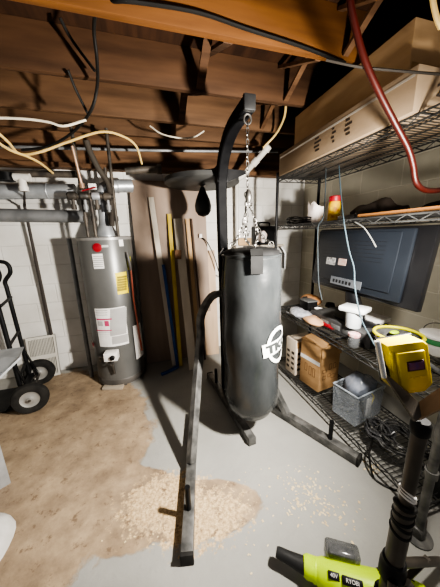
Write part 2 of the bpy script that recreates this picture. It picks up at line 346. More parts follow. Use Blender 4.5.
# emblem wrapped on the bag
toc = math.atan2(-By, -Bx)
LC = toc+math.radians(57); LZ = .775
def wrap(mb, R, rot=0.):
    bm = mb.bm; bmesh.ops.triangulate(bm, faces=bm.faces)
    for _ in range(4): bmesh.ops.subdivide_edges(bm, edges=[e for e in bm.edges if e.calc_length() > .014], cuts=1); bmesh.ops.triangulate(bm, faces=bm.faces)
    for v in bm.verts:
        x, y, zz = v.co; xx = x*math.cos(rot)-y*math.sin(rot); yy = x*math.sin(rot)+y*math.cos(rot); a = LC+xx/BR
        v.co = Vector((Bx+(R+zz)*math.cos(a), By+(R+zz)*math.sin(a), LZ+yy))
    return mb
WINK = mat('white_emblem_ink', (.82, .82, .80), (.75, .75, .73), .5)
I4 = Matrix.Identity(4)
rg = MB()
for i in range(40):
    a0, a1 = 2*PI*i/40, 2*PI*(i+1)/40
    rg.quad((.100*math.cos(a0), .125*math.sin(a0), 0), (.100*math.cos(a1), .125*math.sin(a1), 0), (.079*math.cos(a1), .10*math.sin(a1), 0), (.079*math.cos(a0), .10*math.sin(a0), 0), .001)
em = wrap(rg, BR+.0085, .14).build('emblem', WINK, hb)
pl = MB(); pl.box((0, 0, 0), (.255, .088, .001)); wrap(pl, BR+.0095, .14).build('emblem_plate', WINK, em)
t = text_mb('TKO', .088, I4, .0004, .0055); bmesh.ops.scale(t.bm, vec=(1.12, .85, 1), verts=t.bm.verts); wrap(t, BR+.0120, .14).build('emblem_letters', mat('emblem_dark', (.05, .055, .055)), em)
# ------------------------------------------------------------------ water heater
hx, hy, hr, hz = -.402, 2.575, .236, 1.455
wh = thing('water_heater', 'tall grey cylindrical gas water heater with yellow and white labels', 'water heater', (hx, hy, 0))
MB().lathe([(hr-.012, .02), (hr, .03), (hr, hz-.02), (hr-.005, hz), (hr-.03, hz+.008), (.02, hz+.012)], (hx, hy, 0), n=56).build('tank', HEAT, wh)
MB().lathe([(hr+.004, .02), (hr+.004, .075), (hr, .08)], (hx, hy, 0), n=56, cap=False).build('base_ring', HEATD, wh)
MB().lathe([(hr+.004, hz-.018), (hr+.004, hz+.004), (hr-.012, hz+.012)], (hx, hy, 0), n=56, cap=False).build('top_rim', mat('rim_grey', (.3, .29, .28), None, .4, metal=.3), wh)
for a in (40, 160, 280): MB().box((hx+.2*math.cos(math.radians(a)), hy+.2*math.sin(math.radians(a)), .012), (.05, .05, .024), bev=.004).build('foot', HEATD, wh)
def chit(px, py, R=hr):
    d = ray(px, py); ox, oy = -hx, -hy; A = d.x**2+d.y**2; Bq = 2*(ox*d.x+oy*d.y); C = ox*ox+oy*oy-R*R; D = Bq*Bq-4*A*C
    tt = -Bq/(2*A) if D < 0 else (-Bq-math.sqrt(D))/(2*A); p = CAM+d*tt
    return math.atan2(p.y-hy, p.x-hx), p.z
def patch(name, x0, y0, x1, y1, M, parent=wh, dr=.002, skew=0):
    a0, z1 = chit(x0, y0); a1, z0 = chit(x1, y1); q = MB(); n = 10
    for i in range(n):
        b0, b1 = a0+(a1-a0)*i/n, a0+(a1-a0)*(i+1)/n; R = hr+dr
        q.quad((hx+R*math.cos(b0), hy+R*math.sin(b0), z0), (hx+R*math.cos(b1), hy+R*math.sin(b1), z0), (hx+R*math.cos(b1), hy+R*math.sin(b1), z1), (hx+R*math.cos(b0), hy+R*math.sin(b0), z1), .001)
    return q.build(name, M, parent)
def lines(lab, x0, y0, x1, y1, n, M=INKG, dr=.0035, w=.28):
    for i in range(n):
        ya = y0+(y1-y0)*(i+.3)/n; yb = ya+(y1-y0)/n*w
        patch('print_line', x0, ya, x1, yb, M, lab, dr)
l1 = patch('rating_label', 92, 254, 104.5, 268.5, WHITE); lines(l1, 93.3, 255.5, 103.3, 267.5, 6)
l2 = patch('energy_label', 115, 273, 128.5, 292.5, YEL); l2['label'] = 'yellow energy label'; lines(l2, 117, 276, 126.5, 291, 6, mat('olive_ink', (.30, .24, .03), None, .7), w=.22)
l3 = patch('warning_label', 94.5, 308.5, 129.0, 343, WHITE)
for r_ in ((95.8, 309.5, 107.5, 316), (110, 308.5, 126.5, 334), (96.5, 331, 111.5, 337), (112, 336, 128, 342)): lines(l3, *r_, max(3, int((r_[3]-r_[1])/2.2)))
PK = mat('magenta_ink', (.50, .07, .16), None, .6)
for r_ in ((97, 318.5, 112, 319.5), (97, 329.5, 112, 330.5), (104.5, 321, 109.5, 326)): patch('print_block', *r_, PK, l3, .0045)
patch('print_block', 98, 321, 103.5, 326, INKG, l3, .0045)
patch('small_label', 118.5, 239.5, 123.5, 246, WHITE)
patch('hang_tag', 126, 257, 131.0, 269, mat('yellow_green_tag', (.72, .70, .05), None, .5), dr=.008)
a_, z_ = chit(97.3, 247.6); Fm = basis((hx+(hr+.002)*math.cos(a_), hy+(hr+.002)*math.sin(a_), z_), (-math.sin(a_), math.cos(a_), 0), (0, 0, 1))
bd = MB().lathe([(.038, -.002), (.038, .002), (.034, .004), (.002, .004)], (0, 0, 0), n=28); bmesh.ops.transform(bd.bm, matrix=Fm, verts=bd.bm.verts); bd.build('badge', RED, wh)['label'] = 'round red badge'
patch('badge_word', 101.5, 245.2, 108.5, 247.2, mat('silver_print', (.5, .49, .48), None, .4))
patch('red_cap', 92.5, 340.5, 95.2, 346.5, RED, dr=.012)
def csurf(px, py, dr):
    a, zz = chit(px, py); return Vector((hx+(hr+dr)*math.cos(a), hy+(hr+dr)*math.sin(a), zz))
rp = [csurf(125, 252, .02), csurf(126.5, 262, .035), csurf(128, 270, .035), csurf(131, 300, .035), csurf(135, 325, .035), csurf(139.5, 350, .03)]
MB().tube(rp[1:], .009, 8).build('relief_pipe', mat('copper_red', (.42, .13, .09), (.34, .10, .07), .4, metal=.3), wh)['label'] = 'reddish relief pipe'
MB().tube(rp[:3], .014, 10).build('relief_valve', HEATD, wh)
patch('manual_pouch', 131.5, 326, 142, 354, WHITE, dr=.018); 
gv = csurf(113, 353, .05); ga, _ = chit(113, 353); Rg = basis((0, 0, 0), (-math.sin(ga), math.cos(ga), 0), (0, 0, 1)).to_3x3()
cv = MB().box(gv, (.12, .085, .09), Rg, .008).build('gas_valve', WHITE, wh)
rad = Vector((math.cos(ga), math.sin(ga), 0)); tg = Vector((-math.sin(ga), math.cos(ga), 0))
MB().lathe([(.022, 0), (.022, .02), (.016, .026)], gv+rad*.045+tg*.02, frame(rad), n=18).build('knob', BLACKM, cv)
g2 = MB(); g2.tube([gv+Vector((0, 0, -.05)), gv+Vector((0, 0, -.09)), gv+Vector((0, 0, -.20))-rad*.02], .011, 8); g2.tube([gv-tg*.05, gv-tg*.11, gv-tg*.11-Vector((0, 0, .06))-rad*.03], .013, 8); g2.tube([gv-tg*.03-Vector((0, 0, .04)), gv-tg*.06-Vector((0, 0, .07)), gv-tg*.02-Vector((0, 0, .085))+rad*.02, gv+tg*.03-Vector((0, 0, .07))], .010, 8)
g2.build('burner_tube', CHROME, wh)
MB().lathe([(.10, hz+.01), (.10, hz+.03), (.055, hz+.13), (.05, hz+.15), (.05, hz+.30)], (hx+.02, hy, 0), n=28).build('draft_hood', GALV, wh)
e0 = Vector((hx+.02, hy, hz+.29))
MB().tube(catmull([e0, e0+Vector((0, 0, .09)), e0+Vector((.05, .0, .155)), e0+Vector((.15, .03, .18)), e0+Vector((.27, .06, .19))], 5), .058, 18).torus(e0+Vector((.14, .03, .177)), .058, .006, frame(Vector((1, .2, .1)))).torus(e0+Vector((.0, 0, .06)), .058, .006).build('flue_elbow', GALV, wh)
for dx, dy, top in ((-.12, -.10, 2.34), (.13, -.08, 2.36), (-.05, -.14, 1.9), (.06, .12, 2.1)):
    MB().tube([(hx+dx, hy+dy, hz), (hx+dx, hy+dy, hz+.2), (hx+dx*1.05, hy+dy, top)], .014, 10).lathe([(.02, 0), (.02, .04)], (hx+dx, hy+dy, hz+.15), n=12).build('supply_pipe', PIPED, wh)
MB().bar((-.565, 2.36, .014), (-.375, 2.31, .014), .06, .028, bev=.003).build('wood_shim', mat('shim_wood', (.42, .37, .30), (.35, .3, .24), .8), org=(-.47, 2.335, 0))
tag(bpy.data.objects['wood_shim'], 'thin pale wood shim on the floor at the foot of the water heater', 'shim')
pp = tag(MB().tube([(-.725, 2.64, 0.0), (-.725, 2.64, 1.46)], .020, 10).build('drain_pipe', PIPEG, org=(-.725, 2.64, 0)), 'slim grey upright pipe standing just left of the water heater', 'pipe')
# ------------------------------------------------------------------ pipes overhead
tag(MB().tube([(-2.2, 2.62, 1.83), (-.60, 2.62, 1.875)], .062, 20).torus((-.82, 2.62, 1.869), .062, .006, frame(Vector((1, 0, 0)))).torus((-1.3, 2.62, 1.855), .062, .006, frame(Vector((1, 0, 0)))).build('vent_duct', GALV, org=(-1.4, 2.62, 1.85)), 'silver round duct running left from the water heater, upper of two', 'duct')
tag(MB().tube([(-2.2, 2.76, 1.70), (-.58, 2.76, 1.665)], .058, 20).build('drain_line', PIPEG, org=(-1.4, 2.76, 1.68)), 'grey pipe running along the wall under the silver duct', 'pipe')
tag(MB().tube([(-1.15, 2.6, 2.20), (.1, 2.6, 2.245), (1.42, 2.6, 2.31)], .013, 8).build('conduit', PIPEG, org=(0, 2.6, 2.24)), 'long thin grey conduit crossing below the joists near the wall', 'pipe')
tag(MB().tube([(-1.75, 2.52, 1.98), (-1.2, 2.52, 1.98), (-.55, 2.5, 1.99)], .028, 12).build('gas_pipe', PIPED, org=(-1.2, 2.52, 1.98)), 'dark iron pipe running above the silver duct to the heater', 'pipe')
tag(MB().tube(catmull([(-.15, 2.5, 2.03), (.0, 2.5, 2.05), (.16, 2.5, 2.06)], 4), .032, 12).lathe([(.042, -.02), (.042, .02)], (.15, 2.5, 2.06), frame(Vector((1, 0, 0))), n=14).build('iron_pipe', PIPED, org=(0, 2.5, 2.05)), 'short dark iron pipe with collar up right of the heater flue', 'pipe')
vp = at(22, 180, Y=2.45)
vf = thing('pipe_fitting', 'white and black plastic pipe fitting hung above the silver duct', 'fitting', vp)
MB().tube([vp+Vector((-.05, 0, .02)), vp+Vector((.06, 0, .02))], .03, 14).tube([vp+Vector((0, 0, .02)), vp+Vector((0, 0, -.06))], .028, 14).lathe([(.034, -.085), (.034, -.05)], vp, n=16).build('white_tee', PVC, vf)
MB().tube([vp+Vector((-.16, 0, .02)), vp+Vector((-.05, 0, .02))], .036, 14).lathe([(.05, -.03), (.05, .03)], vp+Vector((-.10, 0, .02)), n=16).build('black_coupling', BLACKM, vf)
tag(MB().tube([vp+Vector((0, 0, -.09)), at(24.5, 206, Y=2.8), at(42, 290, Y=2.85), at(59.5, 374, Y=2.87)], [.006, .012, .016, .017], 8).build('drain_rod', mat('dark_brown_rod', (.06, .05, .045), None, .6), org=at(59.5, 374, Y=2.87)), 'dark thin pipe slanting down the white wall behind the hand truck', 'pipe')
tag(MB().tube(catmull([at(86, 140, Y=2.33), at(90, 152, Y=2.36), at(98, 168, Y=2.42), at(108, 184, Y=2.47), at(111, 205, Y=2.47), at(112, 226, Y=2.47)], 4), .024, 12).build('insulated_pipe', mat('dark_insulation', (.035, .028, .022), (.06, .05, .04), .8), org=at(86, 140, Y=2.33)), 'thick dark insulated pipe slanting from the joists down to the heater', 'pipe')
tag(MB().tube([at(72, 146, Y=2.36), at(82, 186, Y=2.42)], .012, 10).lathe([(.022, -.02), (.022, .02)], at(82, 186, Y=2.42), n=12).build('copper_pipe', mat('dull_copper', (.40, .27, .19), (.32, .21, .15), .4, metal=.4), org=at(82, 186, Y=2.42)), 'pale copper pipe slanting down from the joist above the heater', 'pipe')
vq = at(88, 196, Y=2.42); vv = thing('valve_manifold', 'cluster of small dark pipe fittings and valves above the water heater', 'pipe fittings', vq)
MB().tube([vq+Vector((-.16, 0, 0)), vq+Vector((.20, .02, .0))], .022, 12).build('header_pipe', PIPED, vv)
for k in range(4):
    q = vq+Vector((-.12+.09*k, .005*k, 0)); fb = MB().lathe([(.032, -.03), (.034, -.02), (.034, .02), (.032, .03)], q, frame(Vector((1, .05, 0))), n=12).build('fitting', (PIPED, CHROME, GALV, PIPED)[k], vv)
    MB().tube([q, q+Vector((0, 0, -.11-.02*(k % 2)))], .014, 10).lathe([(.022, -.02), (.022, .02)], q+Vector((0, 0, -.09)), n=12).build('drop_pipe', (PIPED, PIPEG, PIPED, PIPEG)[k], vv)
lv = vq+Vector((-.03, -.05, .03)); MB().bar(lv, lv+Vector((.11, -.01, .03)), .02, .006).build('valve_handle', RED, vv)
MB().box(vq+Vector((.05, -.03, .07)), (.06, .03, .045), bev=.004).build('white_tag', WHITE, vv)
vpp = tag(MB().tube(catmull([(.90, 2.62, 1.99), (.95, 2.58, 2.02), (1.0, 2.55, 2.05), (1.05, 2.5, 2.11), (1.13, 2.40, 2.20), (1.18, 2.33, 2.27)], 5), .028, 14).lathe([(.036, -.03), (.036, .03)], (1.09, 2.45, 2.155), frame(Vector((.5, -.6, .6))), n=16).lathe([(.036, -.025), (.036, .025)], (1.165, 2.345, 2.25), frame(Vector((.4, -.5, .7))), n=16).build('pvc_drain', PVC, org=(1.09, 2.45, 2.15)), 'white plastic drain elbow slanting up to the joists behind the chain', 'pipe')
tag(MB().tube([(1.02, 2.80, .9), (1.02, 2.80, 2.02)], .022, 12).build('wall_pipe', PVC, org=(1.02, 2.8, 1)), 'upright white plastic pipe on the back wall right of the stand upright', 'pipe')
# cables
def cable(name, pts, r, M, label, cat='cable', n=6):
    P = [at(px, py, Y=yy) for px, py, yy in pts]
    return tag(MB().tube(catmull(P, n), r, 8).build(name, M, org=P[0]), label, cat)
NM = mat('yellow_sheath', (.70, .52, .22), (.62, .44, .17), .5); NMW = mat('white_sheath', (.72, .66, .54), None, .5); CBK = mat('black_sheath', (.012, .011, .01), None, .5)
cable('yellow_cable', [(-90, 70, 1.90), (-50, 96, 1.92), (-8, 128, 2.0), (8, 142, 2.1), (20, 154, 2.2), (40, 152, 2.2), (65, 143, 2.25), (100, 132, 2.25), (122, 136, 2.3), (136, 146, 2.35), (142, 164, 2.45)], .009, NM, 'yellow electrical cable looping under the joists above the heater')
cable('yellow_cable', [(-90, 84, 1.90), (-50, 106, 1.9), (-8, 138, 1.95), (10, 150, 2.1), (26, 156, 2.2), (40, 163, 2.3), (54, 174, 2.5)], .009, NM, 'second yellow cable dropping to the pipes at upper left')
cable('white_cable', [(-90, 104, 1.85), (-45, 120, 1.85), (-8, 118, 1.85), (25, 119, 1.85), (48, 122, 1.85), (64, 126, 1.85), (86, 120, 1.86)], .007, NMW, 'white cable sagging below the joist at far upper left')
cable('black_cable', [(345, 63, 1.36), (300, 46, 1.36), (250, 30, 1.36), (200, 13, 1.36), (150, 4, 1.36), (115, 1, 1.37), (98, 8, 1.5), (94, 30, 1.6), (97, 60, 1.7), (97, 88, 1.83), (89, 114, 1.9), (68, 136, 2.1), (45, 147, 2.2), (22, 150, 2.3)], .0085, CBK, 'long black cable drooping from the near joist to upper left')
cable('black_cable', [(60, 18, 1.75), (72, 40, 1.8), (95, 71, 1.8)], .008, CBK, 'short black cable slanting between the first two joists')
cable('black_cable', [(68, 70, 1.84), (76, 90, 1.9), (89, 116, 1.95)], .008, CBK, 'short black cable hanging beside the drooping long one')
cable('white_cable', [(150, 126, 2.33), (162, 134, 2.3), (180, 138, 2.3), (194, 137, 2.3), (204, 131, 2.33)], .006, NMW, 'thin white cable loop under the joist left of the stand arm')
cable('beige_cable', [(286, 104, 2.0), (284, 118, 2.1), (276, 134, 2.25), (263, 148, 2.33)], .010, NM, 'beige cable curving down to the white drain elbow')
cable('grey_cable', [(326, 60, 1.0), (360, 67, .95), (400, 71, .9), (450, 75, .85)], .005, mat('grey_sheath', (.03, .025, .02), None, .5), 'thin dark cable stretched across in front of the cartons')
cable('tan_cable', [(420, -95, .9), (427, -45, .9), (432, -6, .9), (436, 15, .9), (441, 28, .9)], .010, NM, 'tan cable end hanging at top right corner')
P = [at(px, py, Y=.93) for px, py in ((338, -75), (345, -25), (349, -8), (352, 12), (363, 55), (378, 90), (396, 125), (408, 148), (413, 165), (416, 182), (425, 190), (440, 190), (456, 184))]
tag(MB().tube(catmull(P, 6), .0128, 10).build('air_hose', mat('red_rubber_hose', (.060, .009, .006), (.04, .006, .004), .42), org=P[0]), 'thick red rubber hose hanging in a loop in front of the shelving', 'hose')
# ------------------------------------------------------------------ boards against the wall
def plank(name, M, label, cat, foot, top, w, t=.02, parent=None):
    a, b = Vector(foot), Vector(top); d = b-a
    mb = MB().bar(a, b, w, t, up=(0, -1, .001), bev=.002)
    return tag(mb.build(name, M, org=a), label, cat)
DOORM = mat('tan_door_skin', (.28, .215, .17), (.34, .26, .205), .6, scale=(9, 9, 1.2), detail=5)
plank('door_slab', DOORM, 'wide flat tan door slab leaning upright on the wall right of heater', 'door slab', (.25, 2.74, 0.0), (.25, 2.86, 2.03), .80, .03)
PALE = mat('pale_board', (.60, .54, .46), (.52, .46, .385), .65, scale=(12, 12, 2)); PINE = mat('pine_board', (.52, .36, .20), (.44, .29, .15), .65, scale=(12, 12, 2)); DKW = mat('dark_stick_wood', (.09, .055, .035), None, .6)
plank('wood_board', PALE, 'narrow whitish board leaning on door slab, leftmost of the boards', 'board', (.155, 2.585, 0.004), (.06, 2.81, 1.86), .055)
o = plank('level_bar', BLUE, 'narrow dark blue bar leaning between the white and yellow boards', 'board', (.186, 2.53, .004), (.125, 2.685, 1.16), .032, .02)
plank('wood_board', mat('yellow_board_paint', (.58, .44, .08), (.50, .37, .06), .6), 'narrow yellow painted board leaning beside the blue bar', 'board', (.222, 2.545, .004), (.235, 2.80, 1.69), .042)
wb = plank('wood_board', PALE, 'wide pale board with brown patch leaning right of the yellow board', 'board', (.345, 2.42, .004), (.318, 2.78, 1.64), .088, .025)
q0, q1 = at(178, 250, Y=2.66), at(178, 259, Y=2.64)
MB().bar(q0+Vector((0, -.006, 0)), q1+Vector((0, -.006, 0)), .07, .004, up=(0, -1, .001)).build('patch', mat('brown_patch', (.24, .13, .07), None, .7), wb)
plank('wood_board', PINE, 'slim pine board leaning behind the wide pale board', 'board', (.47, 2.66, .004), (.43, 2.80, 1.64), .045)
plank('wood_stick', DKW, 'thin dark stick leaning between the pine board and plywood offcut', 'stick', (.52, 2.60, .004), (.475, 2.79, 1.64), .018, .018)
plank('plywood_offcut', mat('plywood', (.56, .42, .30), (.48, .355, .25), .65, scale=(14, 14, 2)), 'short beige plywood offcut leaning behind the stand upright', 'board', (.64, 2.70, .0), (.66, 2.85, 1.28), .17, .014)
plank('wood_strip', PINE, 'short brown wood strip high on the wall below the speed bag', 'board', (.60, 2.80, .88), (.60, 2.845, 1.62), .045)
cable('power_cord', [(201, 237, 2.78), (207, 242, 2.75), (214, 256, 2.72), (219, 272, 2.72), (224, 276, 2.72)], .006, CBK, 'thin black cord with white plug hanging on the wall by the speed bag')
p0 = at(200.5, 236, Y=2.78); pc = [o for o in COL.objects if o.name.startswith('power_cord')][0]
MB().box(p0, (.035, .03, .045), bev=.006).build('plug', WHITE, pc)
pry = MB().tube(catmull([(.0, 2.42, .014), (.07, 2.45, .014), (.15, 2.50, .014), (.19, 2.50, .03)], 4), .013, sq=True, aspect=1.3)
tag(pry.build('pry_bar', BLUE, org=(.07, 2.45, 0)), 'blue pry bar lying on the floor right of the water heater', 'tool')
# ------------------------------------------------------------------ hand truck
F0, F1 = Vector((-1.10, 2.20, .135)), Vector((-1.20, 2.66, .135)); ax = (F1-F0).normalized()
ht = thing('hand_truck', 'black hand truck with two rubber wheels standing at the left wall', 'hand truck', (F0+F1)/2*Vector((1, 1, 0)))
for c in (F0, F1):
    Mx = frame(ax)
    w = MB().lathe([(.072, -.028), (.10, -.038), (.125, -.032), (.135, -.014), (.135, .014), (.125, .032), (.10, .038), (.072, .028)], c, Mx, n=36, cap=False).build('wheel', TIRE, ht)
    MB().lathe([(.018, -.045), (.02, -.03), (.045, -.018), (.066, -.022), (.078, -.03), (.078, .03), (.066, .022), (.045, .018), (.02, .03), (.018, .045)], c, Mx, n=28).build('hub', mat('hub_white', (.46, .455, .44), (.34, .335, .32), .4, metal=.3), w)
MB().tube([F0-ax*.05, F1+ax*.05], .012, 10).build('axle', CHROME, ht)
bk = Vector((-.35, -.05, 0))
def P3(px, py, yy): return at(px, py, Y=yy)
for yy, off in ((2.24, 0), (2.60, 0)):
    b0 = Vector((-1.17, yy, .16)) if yy < 2.4 else Vector((-1.26, yy, .16)); tpz = 1.04
    t0 = b0+Vector((-.02, .0, tpz-.16))
    hp = catmull([t0, t0+Vector((.0, 0, .06)), t0+Vector((.055, .0, .14)), t0+Vector((.04, .0, .22)), t0+Vector((-.05, .0, .24)), t0+Vector((-.14, .0, .22))], 5)
    MB().tube([b0+Vector((.01, 0, -.03)), b0, t0]+hp[1:], .017, 10).build('side_rail', BLACKM, ht)
for z_ in (.30, .62, .95): MB().tube([(-1.175, 2.24, z_), (-1.265, 2.60, z_)], .012, 8).build('rung', BLACKM, ht)
MB().bar((-1.16, 2.24, .15), (-1.25, 2.60, .15), .05, .03).build('lower_crossbar', BLACKM, ht)
for c, u in ((F0, Vector((-1.17, 2.24, .42))), (F1, Vector((-1.26, 2.60, .42)))):
    MB().bar(c-ax*(.05 if c is F1 else -.05), u, .03, .008).build('wheel_bracket', BLACKM, ht)
MB().box((-1.45, 2.43, .022), (.26, .38, .006)).build('toe_plate', BLACKM, ht)
MB().bar((-1.32, 2.43, .02), (-1.21, 2.43, .15), .34, .006, up=(1, 0, 0)).build('toe_bend', BLACKM, ht)
# grille
gr = thing('heating_grille', 'white slotted metal grille leaning on the wall behind the hand truck', 'grille', (-1.2, 2.8, 0))
ga_, gb_ = Vector((-1.33, 2.76, 0)), Vector((-1.075, 2.80, 0)); gt = Vector((0, .05, .455)); gx = (gb_-ga_)
GW = mat('cream_enamel', (.62, .60, .55), (.54, .52, .47), .5)
fr = MB()
for (u0, u1, v0, v1) in ((0, 1, .95, 1), (0, 1, 0, .05), (0, .05, .05, .95), (.93, 1, .05, .95), (.05, .93, .46, .55)):
    fr.quad(ga_+gx*u0+gt*v0, ga_+gx*u1+gt*v0, ga_+gx*u1+gt*v1, ga_+gx*u0+gt*v1, .015)
fr.build('frame', GW, gr)
sl = MB()
for i in range(17):
    u = .06+i*.0515
    for v0, v1 in ((.05, .46), (.55, .95)): sl.bar(ga_+gx*u+gt*v0+Vector((0, .004, 0)), ga_+gx*u+gt*v1+Vector((0, .004, 0)), .008, .006, up=(0, -1, .1))
sl.build('slat_panel', GW, gr)
MB().quad(ga_+Vector((0, .02, 0)), gb_+Vector((0, .02, 0)), gb_+gt+Vector((0, .02, 0)), ga_+gt+Vector((0, .02, 0)), .003).build('slot_shade_sheet', mat('grille_shadow', (.14, .135, .125), None, .8), gr)  # dark sheet standing in for the shade behind the slots
# sheet metal trough at left edge
sm = thing('sheet_metal_duct', 'open galvanized sheet metal duct section at the left edge by the truck', 'duct', (-1.15, 1.62, 0))
A, B_, C_, D_ = at(-60, 359, Y=1.78), at(24, 347, Y=1.78), at(20, 357, Y=1.60), at(-50, 420, Y=1.42)
MB().quad(A, B_, C_, D_, .004).build('top_panel', GALV, sm)
E_, F_ = D_*Vector((1, 1, 0)), C_*Vector((1, 1, 0))
MB().quad(D_, C_.lerp(D_, .55), C_.lerp(D_, .55)*Vector((1, 1, 0)), E_, .004).build('side_panel', GALV, sm)
MB().bar(C_, D_+Vector((0, 0, -.02)), .03, .012).build('folded_lip', mat('bright_galv', (.42, .44, .46), (.52, .54, .56), .45, metal=.4), sm)
MB().quad(A, D_, E_, A*Vector((1, 1, 0)), .004).build('back_panel', GALV, sm)
# white lump
lp = MB().ball((-.955, 1.12, .0), .17, 14, (1, 1.05, .55)); lp.jitter(.02, 5)
for v in lp.bm.verts: v.co.z = max(v.co.z, 0)
tag(lp.build('foam_chunk', mat('white_foam', (.66, .65, .63), (.50, .49, .47), .7, scale=(9, 9, 9), bump=.3), org=(-.93, 1.18, 0)), 'white rounded lump on the tan floor at the left edge of frame', 'lump')
# ------------------------------------------------------------------ wire shelving
SX0, SX1, SY0, SY1 = 1.20, 1.655, .62, 2.185
SZ = [.10, .70, 1.525, 1.952]
SHM = mat('dark_shelf_wire', (.045, .045, .045), (.085, .085, .083), .4, metal=.4, scale=(9, 9, 9))
sh = thing('wire_shelving', 'tall black wire shelving unit along the right wall', 'shelving unit', ((SX0+SX1)/2, (SY0+SY1)/2, 0))
for x in (SX0, SX1):
    for y in (SY0, SY1):
        po = MB().tube([(x, y, .012), (x, y, 2.0)], .0135, 10).build('post', BLACKM, sh)
        MB().lathe([(.02, 0), (.02, .012), (.012, .02)], (x, y, 0), n=12).build('foot', BLACKM, po)
def wire_shelf(z, step):
    q = MB()
    for x in (SX0, SX1):
        q.tube([(x, SY0, z), (x, SY1, z)], .0045, 6); q.tube([(x, SY0, z-.032), (x, SY1, z-.032)], .0045, 6)
        n = int((SY1-SY0)/.06); zz = [(x, SY0+(SY1-SY0)*i/n, z-(0 if i % 2 else .032)) for i in range(n+1)]; q.tube(zz, .0035, 4)
    for y in (SY0, SY1):
        q.tube([(SX0, y, z), (SX1, y, z)], .0045, 6); q.tube([(SX0, y, z-.032), (SX1, y, z-.032)], .0045, 6)
        zz = [(SX0+(SX1-SX0)*i/8, y, z-(0 if i % 2 else .032)) for i in range(9)]; q.tube(zz, .0035, 4)
    for i in range(1, 4): q.tube([(SX0+(SX1-SX0)*i/4, SY0, z-.006), (SX0+(SX1-SX0)*i/4, SY1, z-.006)], .004, 5)
    y = SY0+step
    while y < SY1: q.tube([(SX0, y, z+.001), (SX1, y, z+.001)], .0026, 4); y += step
    return q.build('shelf', SHM, sh)
for z_ in SZ: wire_shelf(z_, .026)
# cartons on top
def carton(name, label, o, dx, dy, dz, rz, M, tape=None, tapem=None, flap=None, cat='box'):
    o = Vector(o); R = Matrix.Rotation(rz, 3, 'Z'); t = thing(name, label, cat, o)
    MB().box(o+R@Vector((dx/2, dy/2, dz/2)), (dx, dy, dz), R, .003).build('carton_body', M, t)
    return t, (lambda x, y, z: o+R@Vector((x, y, z))), R
zt = SZ[3]+.006
t1, w1, R1 = carton('long_carton', 'long pale printed carton on the top shelf, lower of the two', (1.165, .935, zt), .46, 1.20, .178, -.015, CARDP)
text_mb('20P', .07, basis(w1(.17, -.002, .09), (1, 0, 0), (0, 0, 1)), bold=.001).build('printed_number', INK, t1)
for yy, w_ in ((.38, .05), (.50, .03), (.66, .07)):
    q = MB()
    for k in range(4): q.box(w1(-.001, yy+(k % 2)*.01, .05+.025*k), (.001, w_*(.6+.4*((k*7) % 3)/2), .012), R1)
    q.build('printed_mark', INK, t1)
q = MB(); q.box(w1(-.001, .6, .144), (.0012, 1.18, .012), R1); q.build('tape', mat('pale_tape', (.46, .42, .36), None, .35), t1)
t2, w2, R2 = carton('long_carton', 'long brown carton lying on top of the printed carton near the joists', (1.215, 1.02, zt+.181), .42, .95, .224, -.01, mat('bright_cardboard', (.54, .37, .21), (.45, .30, .16), .8, scale=(3, 3, 14)))
MB().box(w2(.21, -.001, .035), (.40, .0012, .05), R2).build('tape', mat('brown_tape', (.42, .27, .13), None, .35), t2)
for w_, xx in ((w1, .0), ): pass
t3, w3, R3 = carton('small_carton', 'grey white carton at the far end of the top shelf', (1.18, 2.15, zt), .30, -.0, .1, 0, CARDP) if False else (None, None, None)
# second shelf things
z2 = SZ[2]+.006
def base(px, X, z): q = at(px, 225, X=X); return Vector((X, q.y, z))
p = base(316, 1.45, z2)
bg = thing('paper_bag', 'crumpled white paper bag on the second shelf beside yellow bottle', 'bag', p)
bm_ = MB(); bm_.lathe([(.062, 0), (.072, .02), (.066, .10), (.075, .15), (.070, .155), (.060, .10)], p, n=14, sx=1, sy=1.15)
for v in bm_.bm.verts:
    if v.co.z > p.z+.14: v.co.z += random.uniform(-.02, .04)
bm_.jitter(.01, 18); bm_.build('bag_body', mat('white_bag_paper', (.80, .74, .70), (.72, .62, .58), .7), bg, ang=25)
p = base(333, 1.47, z2)
bt = thing('plastic_bottle', 'yellow plastic bottle with red lid on the second shelf', 'bottle', p)
MB().lathe([(.043, 0), (.047, .008), (.047, .14), (.042, .155), (.040, .16)], p, n=24).build('bottle_body', mat('yellow_bottle', (.72, .45, .02), (.6, .36, .02), .4), bt)
MB().lathe([(.044, .16), (.046, .165), (.046, .198), (.042, .202)], p, n=24).build('lid', RED, bt)
lb = MB(); lb.lathe([(.0475, .03), (.0475, .115)], p, n=24, a0=PI*.75, a1=PI*1.75, cap=False); lb.build('label_band', mat('brown_label', (.38, .12, .02), (.75, .55, .05), .5, scale=(30, 30, 30)), bt)
p = base(300, 1.38, z2)
cc = MB()
for k in range(5):
    th = k*1.3; cc.tube(catmull([p+Vector((.09*math.cos(a*.9+th)*(1+.2*math.sin(a*2)), .16*math.sin(a*.9+th)+.0, .01+.012*k+.01*math.sin(3*a))) for a in [i*.7 for i in range(9)]], 3), .006, 6)
tag(cc.build('cable_bundle', CBK, org=p), 'small black cable bundle on the far end of the second shelf', 'cable')
p = base(350, 1.45, z2)
mg = MB(); mg.box(p+Vector((0, 0, .022)), (.10, .17, .04), bev=.012); mg.box(p+Vector((.0, -.11, .03)), (.07, .09, .05), bev=.012)
tag(mg.build('hose_clamps', mat('grey_metal_bits', (.28, .28, .28), (.12, .12, .12), .4, metal=.5, scale=(40, 40, 40)), org=p), 'dull grey metal bracket on the second shelf right of the yellow bottle', 'bracket')
pA, pB = base(350, 1.46, z2+.045), base(404, 1.46, z2+.045)
bgk = MB(); n = 14
